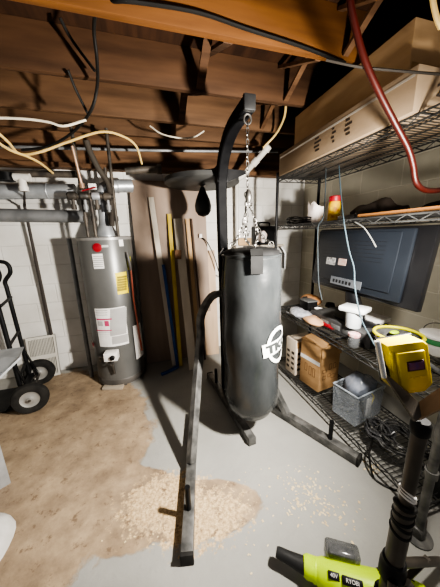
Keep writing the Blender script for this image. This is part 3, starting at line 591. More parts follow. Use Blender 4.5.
bgk.tube([pA.lerp(pB, i/n)+Vector((.02*math.sin(i), 0, .016*math.sin(i*.9)+.022*math.sin(PI*i/n))) for i in range(n+1)], [.014+.036*math.sin(PI*(i+.6)/(n+1.2)) for i in range(n+1)], 10)
tag(bgk.build('folded_bag', mat('dark_brown_fabric', (.035, .026, .02), (.07, .055, .045), .8), org=pA), 'dark folded fabric bag lying on the second shelf behind the hose', 'bag')
pA, pB = base(366, 1.30, z2+.012), base(452, 1.30, z2+.012)
tag(MB().bar(pA, pB, .14, .018, up=(0, 0, 1)).build('wood_plank', mat('orange_plank', (.22, .10, .035), (.16, .075, .025), .6, scale=(14, 2, 14)), org=pA), 'orange brown wooden plank lying on the second shelf at right', 'board')
p = base(430, 1.50, z2+.0)
tag(MB().ball(p+Vector((0, -.05, .03)), .06, 10, (.9, 2.2, .65)).jitter(.012, 14).build('work_glove', mat('black_cloth', (.02, .018, .017), None, .9), org=p), 'dark cloth heap on the second shelf behind the plank', 'cloth')
# ------------------------------------------------------------------ television, seen from the back
tvb, tvt = 1.01, 1.475; TX0, TX1 = 1.40, 1.455
TY0, TY1 = .93, 1.86
tv = thing('television', 'dark flat television turned with its back out on the third shelf', 'television', (1.43, 1.37, SZ[1]+.006))
uy = Vector((-.02, -(TY1-TY0), 0)); uz = Vector((TX1-TX0, -.02, tvt-tvb)); O = Vector((TX0, TY1, tvb))
nrm = uy.cross(uz).normalized()
if nrm.x > 0: nrm = -nrm
def tq(u, v, d=0): return O+uy*u+uz*v+nrm*d
def slab(u0, u1, v0, v1, d0, d1, M, name, par, bev=0):
    c = (tq(u0, v0, d0)+tq(u1, v1, d1))/2; Rr = basis((0, 0, 0), uy, uz).to_3x3()
    return MB().box(c, (uy.length*(u1-u0), uz.length*(v1-v0), abs(d1-d0)), Rr, bev).build(name, M, par)
mdb = thing('media_box', 'low dark flat box under the television on the third shelf', 'box', (1.45, 1.40, SZ[1]+.006))
MB().box((1.455, 1.42, SZ[1]+.052), (.31, .62, .09), bev=.006).build('case_body', mat('dark_grey_case', (.06, .06, .062), (.09, .09, .09), .5), mdb)
for k in range(3): MB().box((1.299, 1.30+.12*k, SZ[1]+.052), (.004, .09, .035), bev=.001).build('front_panel', PIPEG, mdb)
slab(0, 1, 0, 1, -.035, .005, TVD, 'screen_frame', tv, .008)
bk_ = slab(.02, .90, .05, .97, .005, .032, TVM, 'back_cover', tv, .012)
slab(.06, .83, .15, .93, .032, .042, TVM, 'raised_cover', bk_, .006)
for i in range(6): slab(.14, .74, .52+.055*i, .525+.055*i, .0415, .0425, TVD, 'vent_slot', bk_)
slab(.20, .31, .40, .52, .042, .044, mat('white_sticker', (.45, .45, .45), (.12, .12, .12), .5, scale=(60, 60, 60)), 'rating_sticker', bk_)
slab(.345, .43, .415, .52, .042, .044, mat('pink_sticker', (.42, .28, .24), (.45, .37, .34), .5, scale=(50, 50, 50)), 'pink_sticker', bk_)
slab(.30, .62, .10, .22, .042, .046, mat('port_panel', (.10, .11, .125), (.15, .16, .175), .4), 'port_panel', bk_)
for k in range(6): slab(.33+.035*k, .35+.035*k, .13, .18, .046, .047, TVD, 'port', bk_)
MB().tube([tq(.5, .03, -.005), Vector((1.46, 1.40, SZ[1]+.115))], [.03, .045], 12, aspect=1.8).build('stand_neck', TVD, tv)
MB().lathe([(.15, .098), (.15, .11), (.06, .122), (.02, .124)], (1.46, 1.40, SZ[1]), n=32, sx=.75, sy=1.25).build('stand_base', TVD, tv)
# hanging cords in front of tv
LB = mat('pale_blue_cord', (.055, .085, .105), (.045, .07, .085), .7)
def cordX(name, pts, r, M, label):
    P = [at(px, py, X=X) for px, py, X in pts]; return tag(MB().tube(catmull(P, 6), r, 6).build(name, M, org=P[0]), label, 'cord')
cordX('hanging_cord', [(339, 166, 1.33), (341, 195, 1.28), (344, 222, 1.17), (349, 250, 1.17), (354, 268, 1.17), (355, 288, 1.16), (361, 318, 1.15), (371, 338, 1.14), (379, 353, 1.12)], .0042, LB, 'pale blue cord hanging from the top shelf over the television')
cordX('hanging_cord', [(326, 168, 1.33), (325, 200, 1.3), (323, 218, 1.17), (318, 228, 1.17), (318, 262, 1.17), (319, 285, 1.17), (322, 300, 1.17)], .0045, mat('grey_blue_cord', (.04, .05, .056), None, .5), 'grey cord hanging left of the television beside the post')
cordX('white_wire', [(355, 222, 1.19), (364, 228, 1.19), (371, 238, 1.2), (376, 247, 1.2)], .0038, mat('dull_white_wire', (.14, .14, .135)), 'short white wire dangling from second shelf before the television')
# ------------------------------------------------------------------ third shelf clutter
z3s = SZ[1]+.006
def P3s(px, py, z=z3s): return at(px, py, z=z)
p = P3s(356, 322); p.x = max(p.x, 1.30)
p = at(355, 307, X=1.325); p.z = .80
tub = thing('white_tub', 'white plastic tub with square rim in front of the television', 'tub', p)
MB().lathe([(.046, 0), (.049, .008), (.054, .115), (.050, .115), (.046, .010), (.01, .008)], p, n=24, cap=False).build('tub_body', mat('white_plastic', (.62, .65, .68), (.55, .58, .61), .4), tub)
MB().box(p+Vector((.0, .0, .134)), (.13, .17, .035), Matrix.Rotation(.4, 3, 'Z'), .01).build('tray_lid', mat('white_lid', (.74, .76, .77), (.66, .68, .7), .35), tub)
def papers(name, label, px, py, w, d, n, rz, M, cat='papers', zz=z3s):
    p = P3s(px, py, zz); p.y = min(p.y, 2.08); p.x = min(max(p.x, 1.30), 1.56); t = thing(name, label, cat, p)
    for k in range(n):
        MB().box(p+Vector((random.uniform(-.01, .01), random.uniform(-.01, .01), .004+.008*k)), (w, d, .007), Matrix.Rotation(rz+random.uniform(-.12, .12), 3, 'Z'), .001).build('sheet', M, t)
papers('paper_stack', 'stack of white papers on third shelf below the television corner', 378, 318, .15, .22, 4, .2, WHITE, zz=.80)
papers('paper_stack', 'loose white papers on third shelf left of the white tub', 337, 318, .14, .16, 3, .7, mat('cream_paper', (.68, .62, .52), (.58, .52, .43), .7))
papers('magazine', 'flat grey magazines on third shelf behind the red screwdriver', 300, 316, .16, .20, 3, .3, mat('grey_magazine', (.22, .23, .25), (.42, .43, .46), .5, scale=(18, 18, 18)), 'magazine')
# red handled tool
a, b = P3s(322, 326)+Vector((0, 0, .025)), P3s(339, 333)+Vector((0, 0, .025)); a.x = max(a.x, 1.215)
rt = thing('screwdriver', 'red handled tool with yellow tip on the third shelf', 'tool', a*Vector((1, 1, 0))+Vector((0, 0, z3s)))
dd = b-a
MB().tube([a, a.lerp(b, .1), a.lerp(b, .75), a.lerp(b, .82)], [.016, .021, .021, .016], 14).build('handle', RED, rt)
MB().tube([a.lerp(b, .82), a.lerp(b, .86), b], [.016, .022, .014], 14).build('cap', mat('lemon_yellow', (.75, .62, .12), None, .5), rt)
MB().tube([a-dd*.9+Vector((0, 0, -.012)), a], .006, 8).build('shaft', CHROME, rt)
# jar
p = P3s(353, 346); p.x = max(p.x, 1.23)
jr = thing('glass_jar', 'small grey jar with pink lid on the third shelf edge', 'jar', p)
MB().lathe([(.034, 0), (.037, .008), (.037, .06), (.03, .07)], p, n=20).build('jar_body', SMOKE, jr)
MB().lathe([(.033, .07), (.036, .074), (.036, .09), (.01, .094)], p, n=20).jitter(.004, 40).build('lid', mat('pink_lid', (.62, .28, .28), (.75, .6, .58), .5, scale=(50, 50, 50)), jr)
# orange and tan heaps at far end
def lump(name, label, px, py, r, sc, M, cat, z=z3s, jit=.012, n=10):
    p = at(px, py, z=z); p.y = min(p.y, 2.10); p.x = min(max(p.x, 1.27), 1.58); mb = MB().ball(p+Vector((0, 0, r*sc[2])), r, n, sc); mb.jitter(jit, 16)
    for v in mb.bm.verts: v.co.z = max(v.co.z, z)
    return tag(mb.build(name, M, org=p), label, cat)
lump('orange_rag', 'orange brown crumpled rag at far end of the third shelf', 303, 302, .095, (1, 1.3, .6), mat('orange_cloth', (.50, .25, .10), (.36, .20, .11), .8, scale=(24, 24, 24)), 'rag')
lump('dark_pouch', 'dark pouch on third shelf behind the orange rag', 290, 298, .075, (1, 1.2, .7), mat('dark_pouch_cloth', (.03, .028, .026), None, .7), 'pouch')
lump('tan_glove', 'tan leather glove lying on the third shelf left of the screwdriver', 306, 325, .068, (1.1, 1.6, .45), mat('tan_leather', (.52, .33, .20), (.44, .27, .16), .8), 'glove')
lump('plastic_wrap', 'crumpled silvery plastic wrap on third shelf above the cardboard boxes', 294, 318, .085, (1, 1.6, .45), mat('silver_wrap', (.34, .35, .40), (.6, .61, .66), .25, metal=.3, scale=(30, 30, 30)), 'wrap', jit=.02)
# trimmer spool: clear dome, yellow ring
p = at(398, 334, X=1.335)
sg = thing('round_guard', 'clear round bowl with bright yellow rim behind the work light', 'bowl', Vector((p.x, p.y, z3s)))
hgt = p.z-z3s
MB().torus(p, .118, .0095, None, n=40, k=8).build('rim', mat('bright_yellow', (.66, .62, .01), None, .4), sg)
MB().lathe([(.116, 0), (.108, -hgt*.5), (.085, -hgt*.85), (.05, -hgt+.004), (.004, -hgt+.002)], p, n=36, cap=False).build('bowl_body', mat('dark_smoke', (.08, .08, .078), (.14, .14, .14), .2, scale=(25, 25, 25), spec=.7), sg)
MB().ball(p+Vector((.05, .06, -.02)), .022, 8, (1.4, .9, .5)).build('clip', LIME, sg)
for k in range(6):
    a = k*PI/3+.2; MB().tube([p+Vector((.045*math.cos(a), .045*math.sin(a), -hgt+.012)), p+Vector((.082*math.cos(a), .082*math.sin(a), -hgt*.8)), p+Vector((.104*math.cos(a), .104*math.sin(a), -hgt*.35))], .003, 6).build('rib', CHROME, sg)
CREAM = mat('cream_plate', (.56, .50, .40), (.46, .40, .31), .5)
for k, (px, py, rr, Mt, lb_) in enumerate(((322, 307, .065, CREAM, 'cream round dish left of the white tub on third shelf'), (334, 303, .05, PIPEG, 'small grey round dish behind the cream dish'))):
    q = at(px, py, z=z3s); q.x = min(q.x, 1.58); q.y = min(q.y, 2.05)
    tag(MB().lathe([(rr*.55, 0), (rr*.6, .004), (rr, .022), (rr*.97, .025), (rr*.55, .009), (.003, .008)], q, n=28, cap=False).build('dish', Mt, org=q), lb_, 'dish')
q = at(338, 322, z=z3s); q.x = max(q.x, 1.24)
tag(MB().box(q+Vector((0, 0, .018)), (.05, .085, .034), Matrix.Rotation(.5, 3, 'Z'), .007).build('sponge', mat('yellow_sponge', (.55, .45, .16), (.45, .36, .12), .9, scale=(60, 60, 60), bump=.4), org=q), 'small yellow sponge beside the red handled tool on third shelf', 'sponge')
for k, (px, py, px2, py2, Mt, lb_) in enumerate(((286, 312, 303, 322, PIPEG, 'grey metal bar at the far front edge of the third shelf'), (330, 340, 345, 338, BLACKM, 'black handled driver lying behind the pink lidded jar'), (344, 328, 366, 338, CHROME, 'shiny thin wrench in front of the white tub on third shelf'), (300, 331, 312, 338, BLACKM, 'black marker at the front edge above the cardboard box'))):
    a, b = at(px, py, z=z3s+.009), at(px2, py2, z=z3s+.009)
    for v in (a, b): v.x = max(v.x, 1.215); v.y = min(v.y, 2.1)
    tag(MB().tube([a, a.lerp(b, .5), b], [.008, .008, .006], 8).build('hand_tool', Mt, org=a), lb_, 'tool')
q = at(308, 309, z=z3s); q.x = min(q.x, 1.58); q.y = min(q.y, 2.0)
bxx = thing('black_box', 'small black box with grey lid left behind the cream dish', 'box', q); MB().box(q+Vector((0, 0, .045)), (.11, .14, .085), None, .005).build('box_body', BLACKM, bxx); MB().box(q+Vector((0, 0, .093)), (.115, .145, .012), None, .003).build('lid', PIPEG, bxx)
q = at(318, 316, z=z3s); q.x = min(q.x, 1.5)
tag(MB().lathe([(.028, 0), (.03, .006), (.036, .075), (.033, .075), (.028, .008), (.003, .007)], q, n=20, cap=False).build('cup', WHITE, org=q), 'small white cup standing left of the screwdriver on third shelf', 'cup')
# bucket with green rim, white lid, red can
p = at(437, 352, z=z3s); p.x = max(p.x, 1.34)
bk2 = thing('paint_bucket', 'white round bucket with green band at right of the third shelf', 'bucket', p)
MB().lathe([(.08, 0), (.085, .01), (.095, .075)], p, n=32).build('bucket_body', PVC, bk2)
MB().lathe([(.098, .072), (.10, .09), (.095, .105)], p, n=32).build('band', mat('green_band', (.06, .22, .09), None, .5), bk2)
MB().lathe([(.10, .105), (.104, .11), (.104, .12), (.09, .124), (.01, .122)], p, n=32).build('lid', WHITE, bk2)
MB().tube(catmull([p+Vector((0, .1*math.cos(t_), .11+.075*math.sin(t_))) for t_ in [i*PI/8 for i in range(9)]], 3), .003, 6).build('handle', CHROME, bk2)
p = at(413, 322, z=z3s); 
rc = thing('red_can', 'dull red can on the third shelf behind the white bucket', 'can', p)
MB().lathe([(.05, 0), (.052, .006), (.052, .06), (.048, .066)], p, n=24).build('can_body', mat('dull_red', (.30, .07, .05), (.24, .05, .04), .5), rc)
MB().lathe([(.05, .066), (.05, .07), (.006, .07)], p, n=24).build('lid', PIPEG, rc)
# tools on third shelf front right
for k, (x0, y0, x1, y1, r_, Mt, lb_) in enumerate(((412, 352, 440, 372, .012, PIPEG, 'grey steel rod on the third shelf right of the work light head'), (420, 350, 446, 366, .010, CHROME, 'bright steel rod lying beside the grey rod on third shelf'), (362, 346, 372, 338, .010, BLACKM, 'short black tool handle on third shelf left of the guard'))):
    a, b = at(x0, y0, z=z3s+r_+.001), at(x1, y1, z=z3s+r_+.001)
    tag(MB().tube([a, b], r_, 10).build('steel_rod', Mt, org=a), lb_, 'rod')
for k, (px, py, rr) in enumerate(((316, 311, .05), (330, 307, .045), (345, 331, .04))):
    p = at(px, py, z=z3s); q = MB()
    for j in range(4): q.torus(p+Vector((0, 0, .008+.010*j)), rr-.003*j, .005, Matrix.Rotation(.15*j, 3, 'X') if 0 else None, n=26, k=6)
    tag(q.build('wire_coil', (CHROME, CBK, PIPEG)[k], org=p), ('shiny small wire coil behind the grey magazines', 'small black wire coil left of the television foot', 'small grey wire coil left of the pink lidded jar')[k], 'coil')
# ------------------------------------------------------------------ bottom shelf
zb = SZ[0]+.006
c0 = Vector((1.285, 1.535, zb)); c1 = Vector((1.245, 1.752, zb)); c2 = Vector((1.52, 1.575, zb)); Hc = .425
ux = (c2-c0); uy2 = (c1-c0); rz = math.atan2(ux.y, ux.x)
t4, w4, R4 = carton('cardboard_box', 'tall brown cardboard box with partly open top flaps on the bottom shelf', c0, ux.length, .222, Hc-.005, rz, CARD)
Wd = ux.length
MB().quad(w4(0, -.004, Hc), w4(Wd, -.004, Hc+.0), w4(Wd, -.012, Hc-.10), w4(0, -.016, Hc-.10), .003).build('front_flap', CARD, t4)
MB().quad(w4(-.002, 0, Hc), w4(-.002, .222, Hc), w4(Wd*.47, .222, Hc+.022), w4(Wd*.47, 0, Hc+.012), .003).build('top_flap', CARD, t4)
MB().quad(w4(Wd, 0, Hc), w4(Wd, .222, Hc), w4(Wd*.5, .222, Hc+.016), w4(Wd*.5, 0, Hc+.004), .003).build('top_flap', CARD, t4)
MB().box(w4(-.0012, .111, Hc*.62), (.0012, .222, .035), R4).build('label_strip', WHITE, t4)
DKC = mat('brown_print', (.20, .11, .05), None, .8)
q = MB()
for (x, z, w, h) in ((.06, .17, .04, .03), (.13, .19, .03, .05), (.18, .19, .025, .05), (.06, .11, .04, .03), (.12, .12, .03, .03), (.17, .10, .05, .035)):
    for (a, b, c, d) in ((x, z, w, .004), (x, z+h, w, .004)): q.box(w4(a+c*0, -.001, b), (c, .0012, d), R4)
    for xx in (x-w/2, x+w/2): q.box(w4(xx, -.001, z+h/2), (.004, .0012, h), R4)
q.build('printed_symbols', DKC, t4)
q = MB()
for (y, z, h) in ((.06, .12, .08), (.10, .12, .08), (.15, .14, .07)): q.box(w4(-.001, y, z), (.0012, .025, .004), R4); q.box(w4(-.001, y, z+h), (.0012, .025, .004), R4); q.box(w4(-.001, y-.0125, z+h/2), (.0012, .004, h), R4); q.box(w4(-.001, y+.0125, z+h/2), (.0012, .004, h), R4)
q.build('side_print', DKC, t4)
t5, w5, R5 = carton('printed_box', 'white and tan printed box on the bottom shelf left of the cardboard box', (1.24, 1.82, zb), .24, .15, .36, .08, mat('pale_printed_card', (.62, .54, .45), (.55, .46, .37), .7))
q = MB()
for i in range(2):
    for j in range(4): q.box(w5(-.001, .04+.07*i, .06+.055*j), (.0012, .04, .024), R5, 0)
for i in range(3):
    for j in range(4): q.box(w5(.04+.07*i, -.001, .06+.055*j), (.04, .0012, .024), R5, 0)
q.build('printed_squares', INK, t5)
MB().box(w5(.12, -.001, .315), (.22, .0012, .06), R5).build('top_band', CARD, t5)
bb = carton('black_case', 'narrow black case between the two boxes on the bottom shelf', (1.30, 1.772, zb), .20, .035, .40, .05, BLACKM, cat='case')
MB().box(bb[1](.0, .017, .34), (.012, .02, .06), bb[2], .003).build('latch', CHROME, bb[0])
# clear plastic tote
q0 = Vector((1.275, 1.125, zb))
ct = thing('clear_container', 'clear plastic container with crumpled bag on the bottom shelf', 'container', q0)
Rc = Matrix.Rotation(.18, 3, 'Z')
def wc(x, y, z): return q0+Rc@Vector((x, y, z))
Wc, Dc, Hc2 = .30, .20, .24
tb = MB()
for (a, b, c, d) in (((0, 0), (Wc, 0), 0, 0), ((Wc, 0), (Wc, Dc), 0, 0), ((Wc, Dc), (0, Dc), 0, 0), ((0, Dc), (0, 0), 0, 0)):
    tb.quad(wc(a[0]*.94+.01, a[1]*.94+.006, 0), wc(b[0]*.94+.01, b[1]*.94+.006, 0), wc(*b, Hc2), wc(*a, Hc2), .003)
tb.quad(wc(.01, .01, .001), wc(Wc-.01, .01, .001), wc(Wc-.01, Dc-.01, .001), wc(.01, Dc-.01, .001), .002)
tb.build('tub', glassy('frosted_plastic', (.46, .50, .55), .30), ct)
rim = MB()
for a, b in (((0, 0), (Wc, 0)), ((Wc, 0), (Wc, Dc)), ((Wc, Dc), (0, Dc)), ((0, Dc), (0, 0))): rim.tube([wc(*a, Hc2), wc(*b, Hc2)], .006, 6)
rim.build('rim', mat('rim_plastic', (.36, .40, .45), None, .3), ct)
pb_ = tag(MB().ball(wc(.175, .105, .215), .12, 16, (1.0, .78, .85), Rc).jitter(.022, 9).jitter(.016, 24).build('plastic_bag', mat('translucent_bag', (.20, .23, .29), (.42, .45, .52), .2, alpha=.8, scale=(12, 12, 12)), org=wc(.15, .1, .1)), 'crumpled bluish clear plastic bag stuffed in the clear container', 'bag')
pk = MB().box(wc(.17, .022, .09), (.05, .012, .15), Rc, .003).build('tool_packet', WHITE, org=wc(.17, .03, .01)); tag(pk, 'white card packet inside the front of the clear container', 'packet')
yk = MB().tube(catmull([wc(.2, .03, .19), wc(.215, .02, .16), wc(.20, .02, .13), wc(.19, .03, .06)], 4), .006, 6).build('yellow_strap', YEL, org=wc(.2, .03, .1)); tag(yk, 'thin yellow strap inside the clear container', 'strap')
# cable coils on bottom shelf
def coil(label, c, R_, n, M, r=.0055, seed=1, name='cable_coil'):
    rnd = random.Random(seed); P = []
    for i in range(n*14):
        a = 2*PI*i/14; k = 1+.12*math.sin(i*.37+seed)
        P.append(c+Vector((R_*k*math.cos(a)*(.8+.25*math.sin(i*.05)), R_*k*math.sin(a), .012+.075*(i/(n*14))*(.6+.4*math.sin(a+i*.2))+.012*rnd.random())))
    return tag(MB().tube(P, r, 6).build(name, M, org=c), label, 'cable')
coil('big coil of shiny black cable on the bottom shelf behind the tripod', Vector((1.44, .93, zb)), .12, 12, mat('glossy_black_cable', (.03, .03, .03), (.2, .2, .2), .25, scale=(30, 30, 30)), seed=2)
coil('smaller dark grey cable coil on the bottom shelf next to clear container', Vector((1.38, 1.03, zb)), .08, 8, mat('grey_cable_pvc', (.10, .10, .105), None, .3), seed=5)
coil('black cable coil heaped at the near end of the bottom shelf', Vector((1.42, .74, zb)), .10, 9, mat('glossy_black_cable', (.03, .03, .03)), seed=9)
cx = [(1.36, 1.06, zb+.008), (1.28, .99, zb+.008), (1.205, .94, zb+.007), (1.178, .90, .06), (1.172, .86, .008), (1.20, .80, .006), (1.27, .74, .006)]
tag(MB().tube(catmull(cx, 6), .006, 8).build('loose_cable', CBK, org=cx[0]), 'black cable trailing off the bottom shelf edge onto the floor', 'cable')
# ------------------------------------------------------------------ things by the back wall behind shelf end
lg_ = thing('wall_ledge', 'white wooden ledge along the back wall behind the heavy bag', 'ledge', (1.2, 2.82, 1.30))
MB().box((1.28, 2.80, 1.31), (.62, .20, .03), bev=.003).build('top_board', PALE, lg_)
for x in (1.06, 1.5): MB().prism([(0, 0), (.18, 0), (0, -.16)], .025, basis((x, 2.90, 1.295), (0, -1, 0), (0, 0, 1))).build('bracket', PALE, lg_)
tag(MB().box((1.10, 2.80, 1.37), (.16, .10, .085), bev=.004).build('wood_block', PINE, org=(1.1, 2.8, 1.325)), 'brown wood block on the white ledge left of the black case', 'block')
bc = thing('tool_case', 'black tool case on the white ledge behind the bag chains', 'case', (1.38, 2.80, 1.325))
MB().box((1.37, 2.80, 1.435), (.26, .14, .22), bev=.012).build('case_body', BLACKM, bc)
MB().tube(catmull([(1.30, 2.80, 1.545), (1.31, 2.80, 1.585), (1.43, 2.80, 1.585), (1.44, 2.80, 1.545)], 4), .010, 8).build('handle', BLACKM, bc)
pw = MB().ball((1.30, 2.69, 1.42), .055, 10, (1, .5, 1.3)).jitter(.015, 16); tag(pw.build('paper_packet', mat('pink_white_paper', (.75, .60, .56), (.8, .76, .74), .7, scale=(20, 20, 20)), org=(1.3, 2.72, 1.36)), 'crumpled pinkish white packet by the black tool case', 'packet')
# ------------------------------------------------------------------ tripod work light
TP = Vector((.692, .4014, 0))
wl = thing('work_light', 'yellow headed work light on a thick dark telescopic tripod', 'work light', TP)
MB().tube([TP+Vector((0, 0, .16)), TP+Vector((0, 0, .62))], .0275, 20).build('lower_tube', POLE, wl)
MB().tube([TP+Vector((0, 0, .56)), TP+Vector((0, 0, .925))], .0195, 20).build('upper_tube', POLE, wl)
MB().lathe([(.034, .30), (.0385, .315), (.0385, .36), (.034, .37), (.034, .385), (.029, .39)], TP, n=24).build('leg_collar', BLACKM, wl)
wr = MB()
for k in range(5): wr.torus(TP+Vector((0, 0, .52+.025*k)), .0245, .0075, Matrix.Rotation(.35*math.sin(k*2.1), 3, 'Y') @ Matrix.Rotation(.3*math.cos(k), 3, 'X'), n=24, k=8)
wr.build('cord_wrap', mat('black_rubber', (.01, .01, .01), None, .55), wl)
wt = MB()
for k in range(3): wt.torus(TP+Vector((0, 0, .655+.009*k)), .022, .0035, Matrix.Rotation(.5+.1*k, 3, 'Y'), n=24, k=6)
wt.build('white_tie', WHITE, wl)
for k, a in enumerate((math.radians(8), math.radians(222), math.radians(292))):
    d = Vector((math.cos(a), math.sin(a), 0))
    lgo = MB().tube([TP+d*.04+Vector((0, 0, .335)), TP+d*.46+Vector((0, 0, .02))], .015, 12).build('tripod_leg', POLE, wl)
    MB().ball(TP+d*.465+Vector((0, 0, .02)), .02, 8).build('rubber_foot', TIRE, lgo)
    MB().bar(TP+d*.03+Vector((0, 0, .19)), TP+d*.25+Vector((0, 0, .20)), .02, .008).build('leg_stay', POLE, lgo)
MB().lathe([(.036, .17), (.04, .18), (.04, .21), (.034, .215)], TP, n=20).build('stay_collar', BLACKM, wl)
# bracket and head built in the plane facing the room
hx_ = (at(425, 335, Y=.42)-at(384, 345, Y=.485)); hup = at(384, 340, Y=.49)-at(402, 396, Y=.455)
HC = at(409, 366, Y=.45)
Mh = basis(HC, RT*1+UP*.19-FW*.12, UP*1-RT*.24-FW*.10)      # local x right, y up, z to the viewer
Mh = basis(HC, Vector(Mh.col[0][:3]), Vector(Mh.col[1][:3]))
def hb_(name, c, d, M, par, bev): 
    q = MB(); q.box(c, d, None, bev, 3); bmesh.ops.transform(q.bm, matrix=Mh, verts=q.bm.verts); return q.build(name, M, par)
Mh = Mh @ Matrix.Scale(.86, 4)
def hpoly(name, poly, zc, t, M, par):
    q = MB(); q.prism(poly, t, Matrix.Translation((0, 0, zc))); 
    bmesh.ops.bevel(q.bm, geom=list(q.bm.edges), offset=.005, segments=2, affect='EDGES', profile=.5)
    bmesh.ops.transform(q.bm, matrix=Mh, verts=q.bm.verts); return q.build(name, M, par)
S = .0031*.62/.62
head = hpoly('lamp_head', [(-.062, .082), (.048, .082), (.062, .066), (.062, -.070), (.035, -.092), (-.035, -.092), (-.062, -.070)], -.03, .075, AMBER, wl); head['label'] = 'yellow plastic lamp head'
hpoly('back_panel', [(-.040, .055), (.044, .055), (.048, -.050), (.028, -.076), (-.026, -.076), (-.040, -.055)], .0075, .020, AMBER, head)
hb_('heat_rib', (-.052, 0, .004), (.014, .125, .014), AMBER, head, .004)
hb_('badge', (.010, .008, .019), (.052, .034, .003), mat('badge_dark', (.05, .012, .02), None, .4), head, .001)
hb_('badge_panel', (.010, .008, .0212), (.043, .024, .002), mat('badge_purple', (.10, .04, .16), (.16, .05, .07), .4, scale=(60, 60, 60)), head, .0005)
for k in range(3): hb_('embossed_mark', (-.012+.02*k, -.033, .018), (.014, .006, .002), mat('dark_amber', (.50, .37, .005), None, .45), head, .0005)
hb_('lens_frame', (0, 0, -.073), (.122, .165, .016), BLACKM, head, .005)
hb_('lens', (0, 0, -.083), (.115, .15, .006), CLEAR, head, .001)
bp1, bp2, bp3, bp4 = at(381, 372, Y=.47), at(389, 378, Y=.46), at(425, 410, Y=.40), at(413, 421, Y=.40)
MB().quad(bp1, bp2, bp3, bp4, .008).build('yoke_arm', BRKT, wl)
MB().quad(at(376, 350, Y=.53), at(382, 349, Y=.53), bp2, bp1, .008).build('yoke_upright', BLACKM, wl)
MB().tube([at(377, 341, Y=.47), at(384, 377, Y=.455)], .0075, 12).build('chrome_bar', mat('bright_chrome', (.85, .85, .83), None, .2, metal=.8), wl)
MB().tube([at(403, 398, Y=.44), at(410, 394, Y=.43)], .012, 14).build('tilt_knob', CHROME, wl)
MB().quad(at(421, 403, Y=.41), at(446, 386, Y=.36), at(446, 408, Y=.35), at(421, 420, Y=.40), .012).build('cross_bracket', mat('brown_bracket', (.30, .19, .11), (.22, .14, .08), .6), wl)
MB().lathe([(.021, .885), (.025, .89), (.025, .92), (.02, .93)], TP, n=20).build('top_socket', BLACKM, wl)
# second stand pole behind
sp_ = at(434, 420, Y=.58); sq_ = at(426, 497, Y=.58)
pl2 = thing('steel_post', 'slim dark steel post standing right behind the tripod pole', 'post', Vector((sq_.x, sq_.y, 0)))
pb0 = Vector((sq_.x, sq_.y, 0.0)); MB().tube([pb0+Vector((0, 0, .012)), pb0+Vector((0, 0, sp_.z+.10))], .019, 14).build('shaft', GREYM, pl2)
MB().lathe([(.06, 0), (.06, .008), (.03, .014), (.022, .05)], pb0, n=24).build('base_flange', GREYM, pl2)
MB().lathe([(.026, .0), (.026, .035)], pb0+Vector((0, 0, sq_.z+.12)), n=18).build('coupling', GREYM, pl2)
# black bag at right, small caster object
bgp = at(446, 484, z=.10); q = MB().ball(Vector((bgp.x-.02, bgp.y-.03, .14)), .13, 12, (.6, .7, 1.08)).jitter(.02, 9)
for v in q.bm.verts: v.co.z = max(v.co.z, .001)
tag(q.build('black_sack', mat('black_sack_cloth', (.014, .014, .015), (.03, .03, .03), .6), org=(bgp.x, bgp.y, 0)), 'black soft bag on the floor at right edge behind the tripod', 'bag')
cpnt = at(421, 528, z=.025)
cs = thing('spring_clamp', 'small dark hose nozzle lying on the floor right of the tripod pole', 'nozzle', cpnt*Vector((1, 1, 0)))
MB().lathe([(.03, -.03), (.034, -.02), (.034, .02), (.026, .03)], cpnt+Vector((-.03, 0, .01)), frame(Vector((1, .3, 0))), n=20).build('collar', GREYM, cs)
MB().tube([cpnt+Vector((-.0, 0.01, .005)), cpnt+Vector((.05, .03, .0))], [.028, .022], 16).build('barrel', mat('brown_plastic', (.10, .075, .055), None, .5), cs)
# ------------------------------------------------------------------ lime power tool on the floor
A0 = at(289, 560, z=.066); A1 = at(397, 593, z=.07); A0.z = A1.z = 0; tx = (A1-A0).normalized(); ty = Vector((-tx.y, tx.x, 0))
lt = thing('leaf_blower', 'lime green cordless blower with black nozzle lying on the floor', 'power tool', (A0+A1)/2)
def L3(u, v, z): return A0+tx*u+ty*v+Vector((0, 0, z))
MB().tube([L3(-.055, .015, .068), L3(-.045, .014, .067), L3(.0, .008, .065), L3(.06, 0, .062), L3(.075, 0, .062)], [.018, .022, .024, .031, .034], 18).build('nozzle', mat('black_nozzle', (.022, .022, .022), (.04, .04, .04), .5), lt)['label'] = 'black tapered nozzle'
bd = MB().tube([L3(.06, 0, .062), L3(.075, 0, .062), L3(.11, -.002, .062), L3(.13, -.008, .064), L3(.20, -.014, .066), L3(.28, -.018, .07), L3(.36, -.02, .074), L3(.44, -.02, .076), L3(.50, -.02, .076), L3(.53, -.02, .076)], [.034, .041, .040, .052, .060, .064, .068, .070, .060, .03], 24)
bd.build('motor_housing', LIME, lt)
MB().tube([L3(.105, -.002, .061), L3(.115, -.004, .061)], .043, 22).build('seam_ring', LIME, lt)
wn = MB(); wn.box(L3(.215, .050, .108), (.135, .06, .085), basis((0, 0, 0), tx, ty).to_3x3(), .014, 3); wn.build('clear_window', SMOKE, lt)['label'] = 'smoky clear battery cover'
wn2 = MB(); wn2.box(L3(.215, .050, .10), (.10, .04, .06), basis((0, 0, 0), tx, ty).to_3x3(), .006); wn2.build('battery', mat('battery_grey', (.10, .10, .10), (.3, .3, .3), .4, scale=(50, 50, 50)), lt)
tl_ = basis((0, 0, 0), tx, ty*.9+Vector((0, 0, .42))).to_3x3(); nl = tl_.col[2].normalized()
b1, b2 = L3(.170, -.011, .065)+nl*.0585, L3(.235, -.016, .068)+nl*.064
MB().box(b1, (.042, .024, .006), tl_, .002).build('badge', BLACKM, lt)
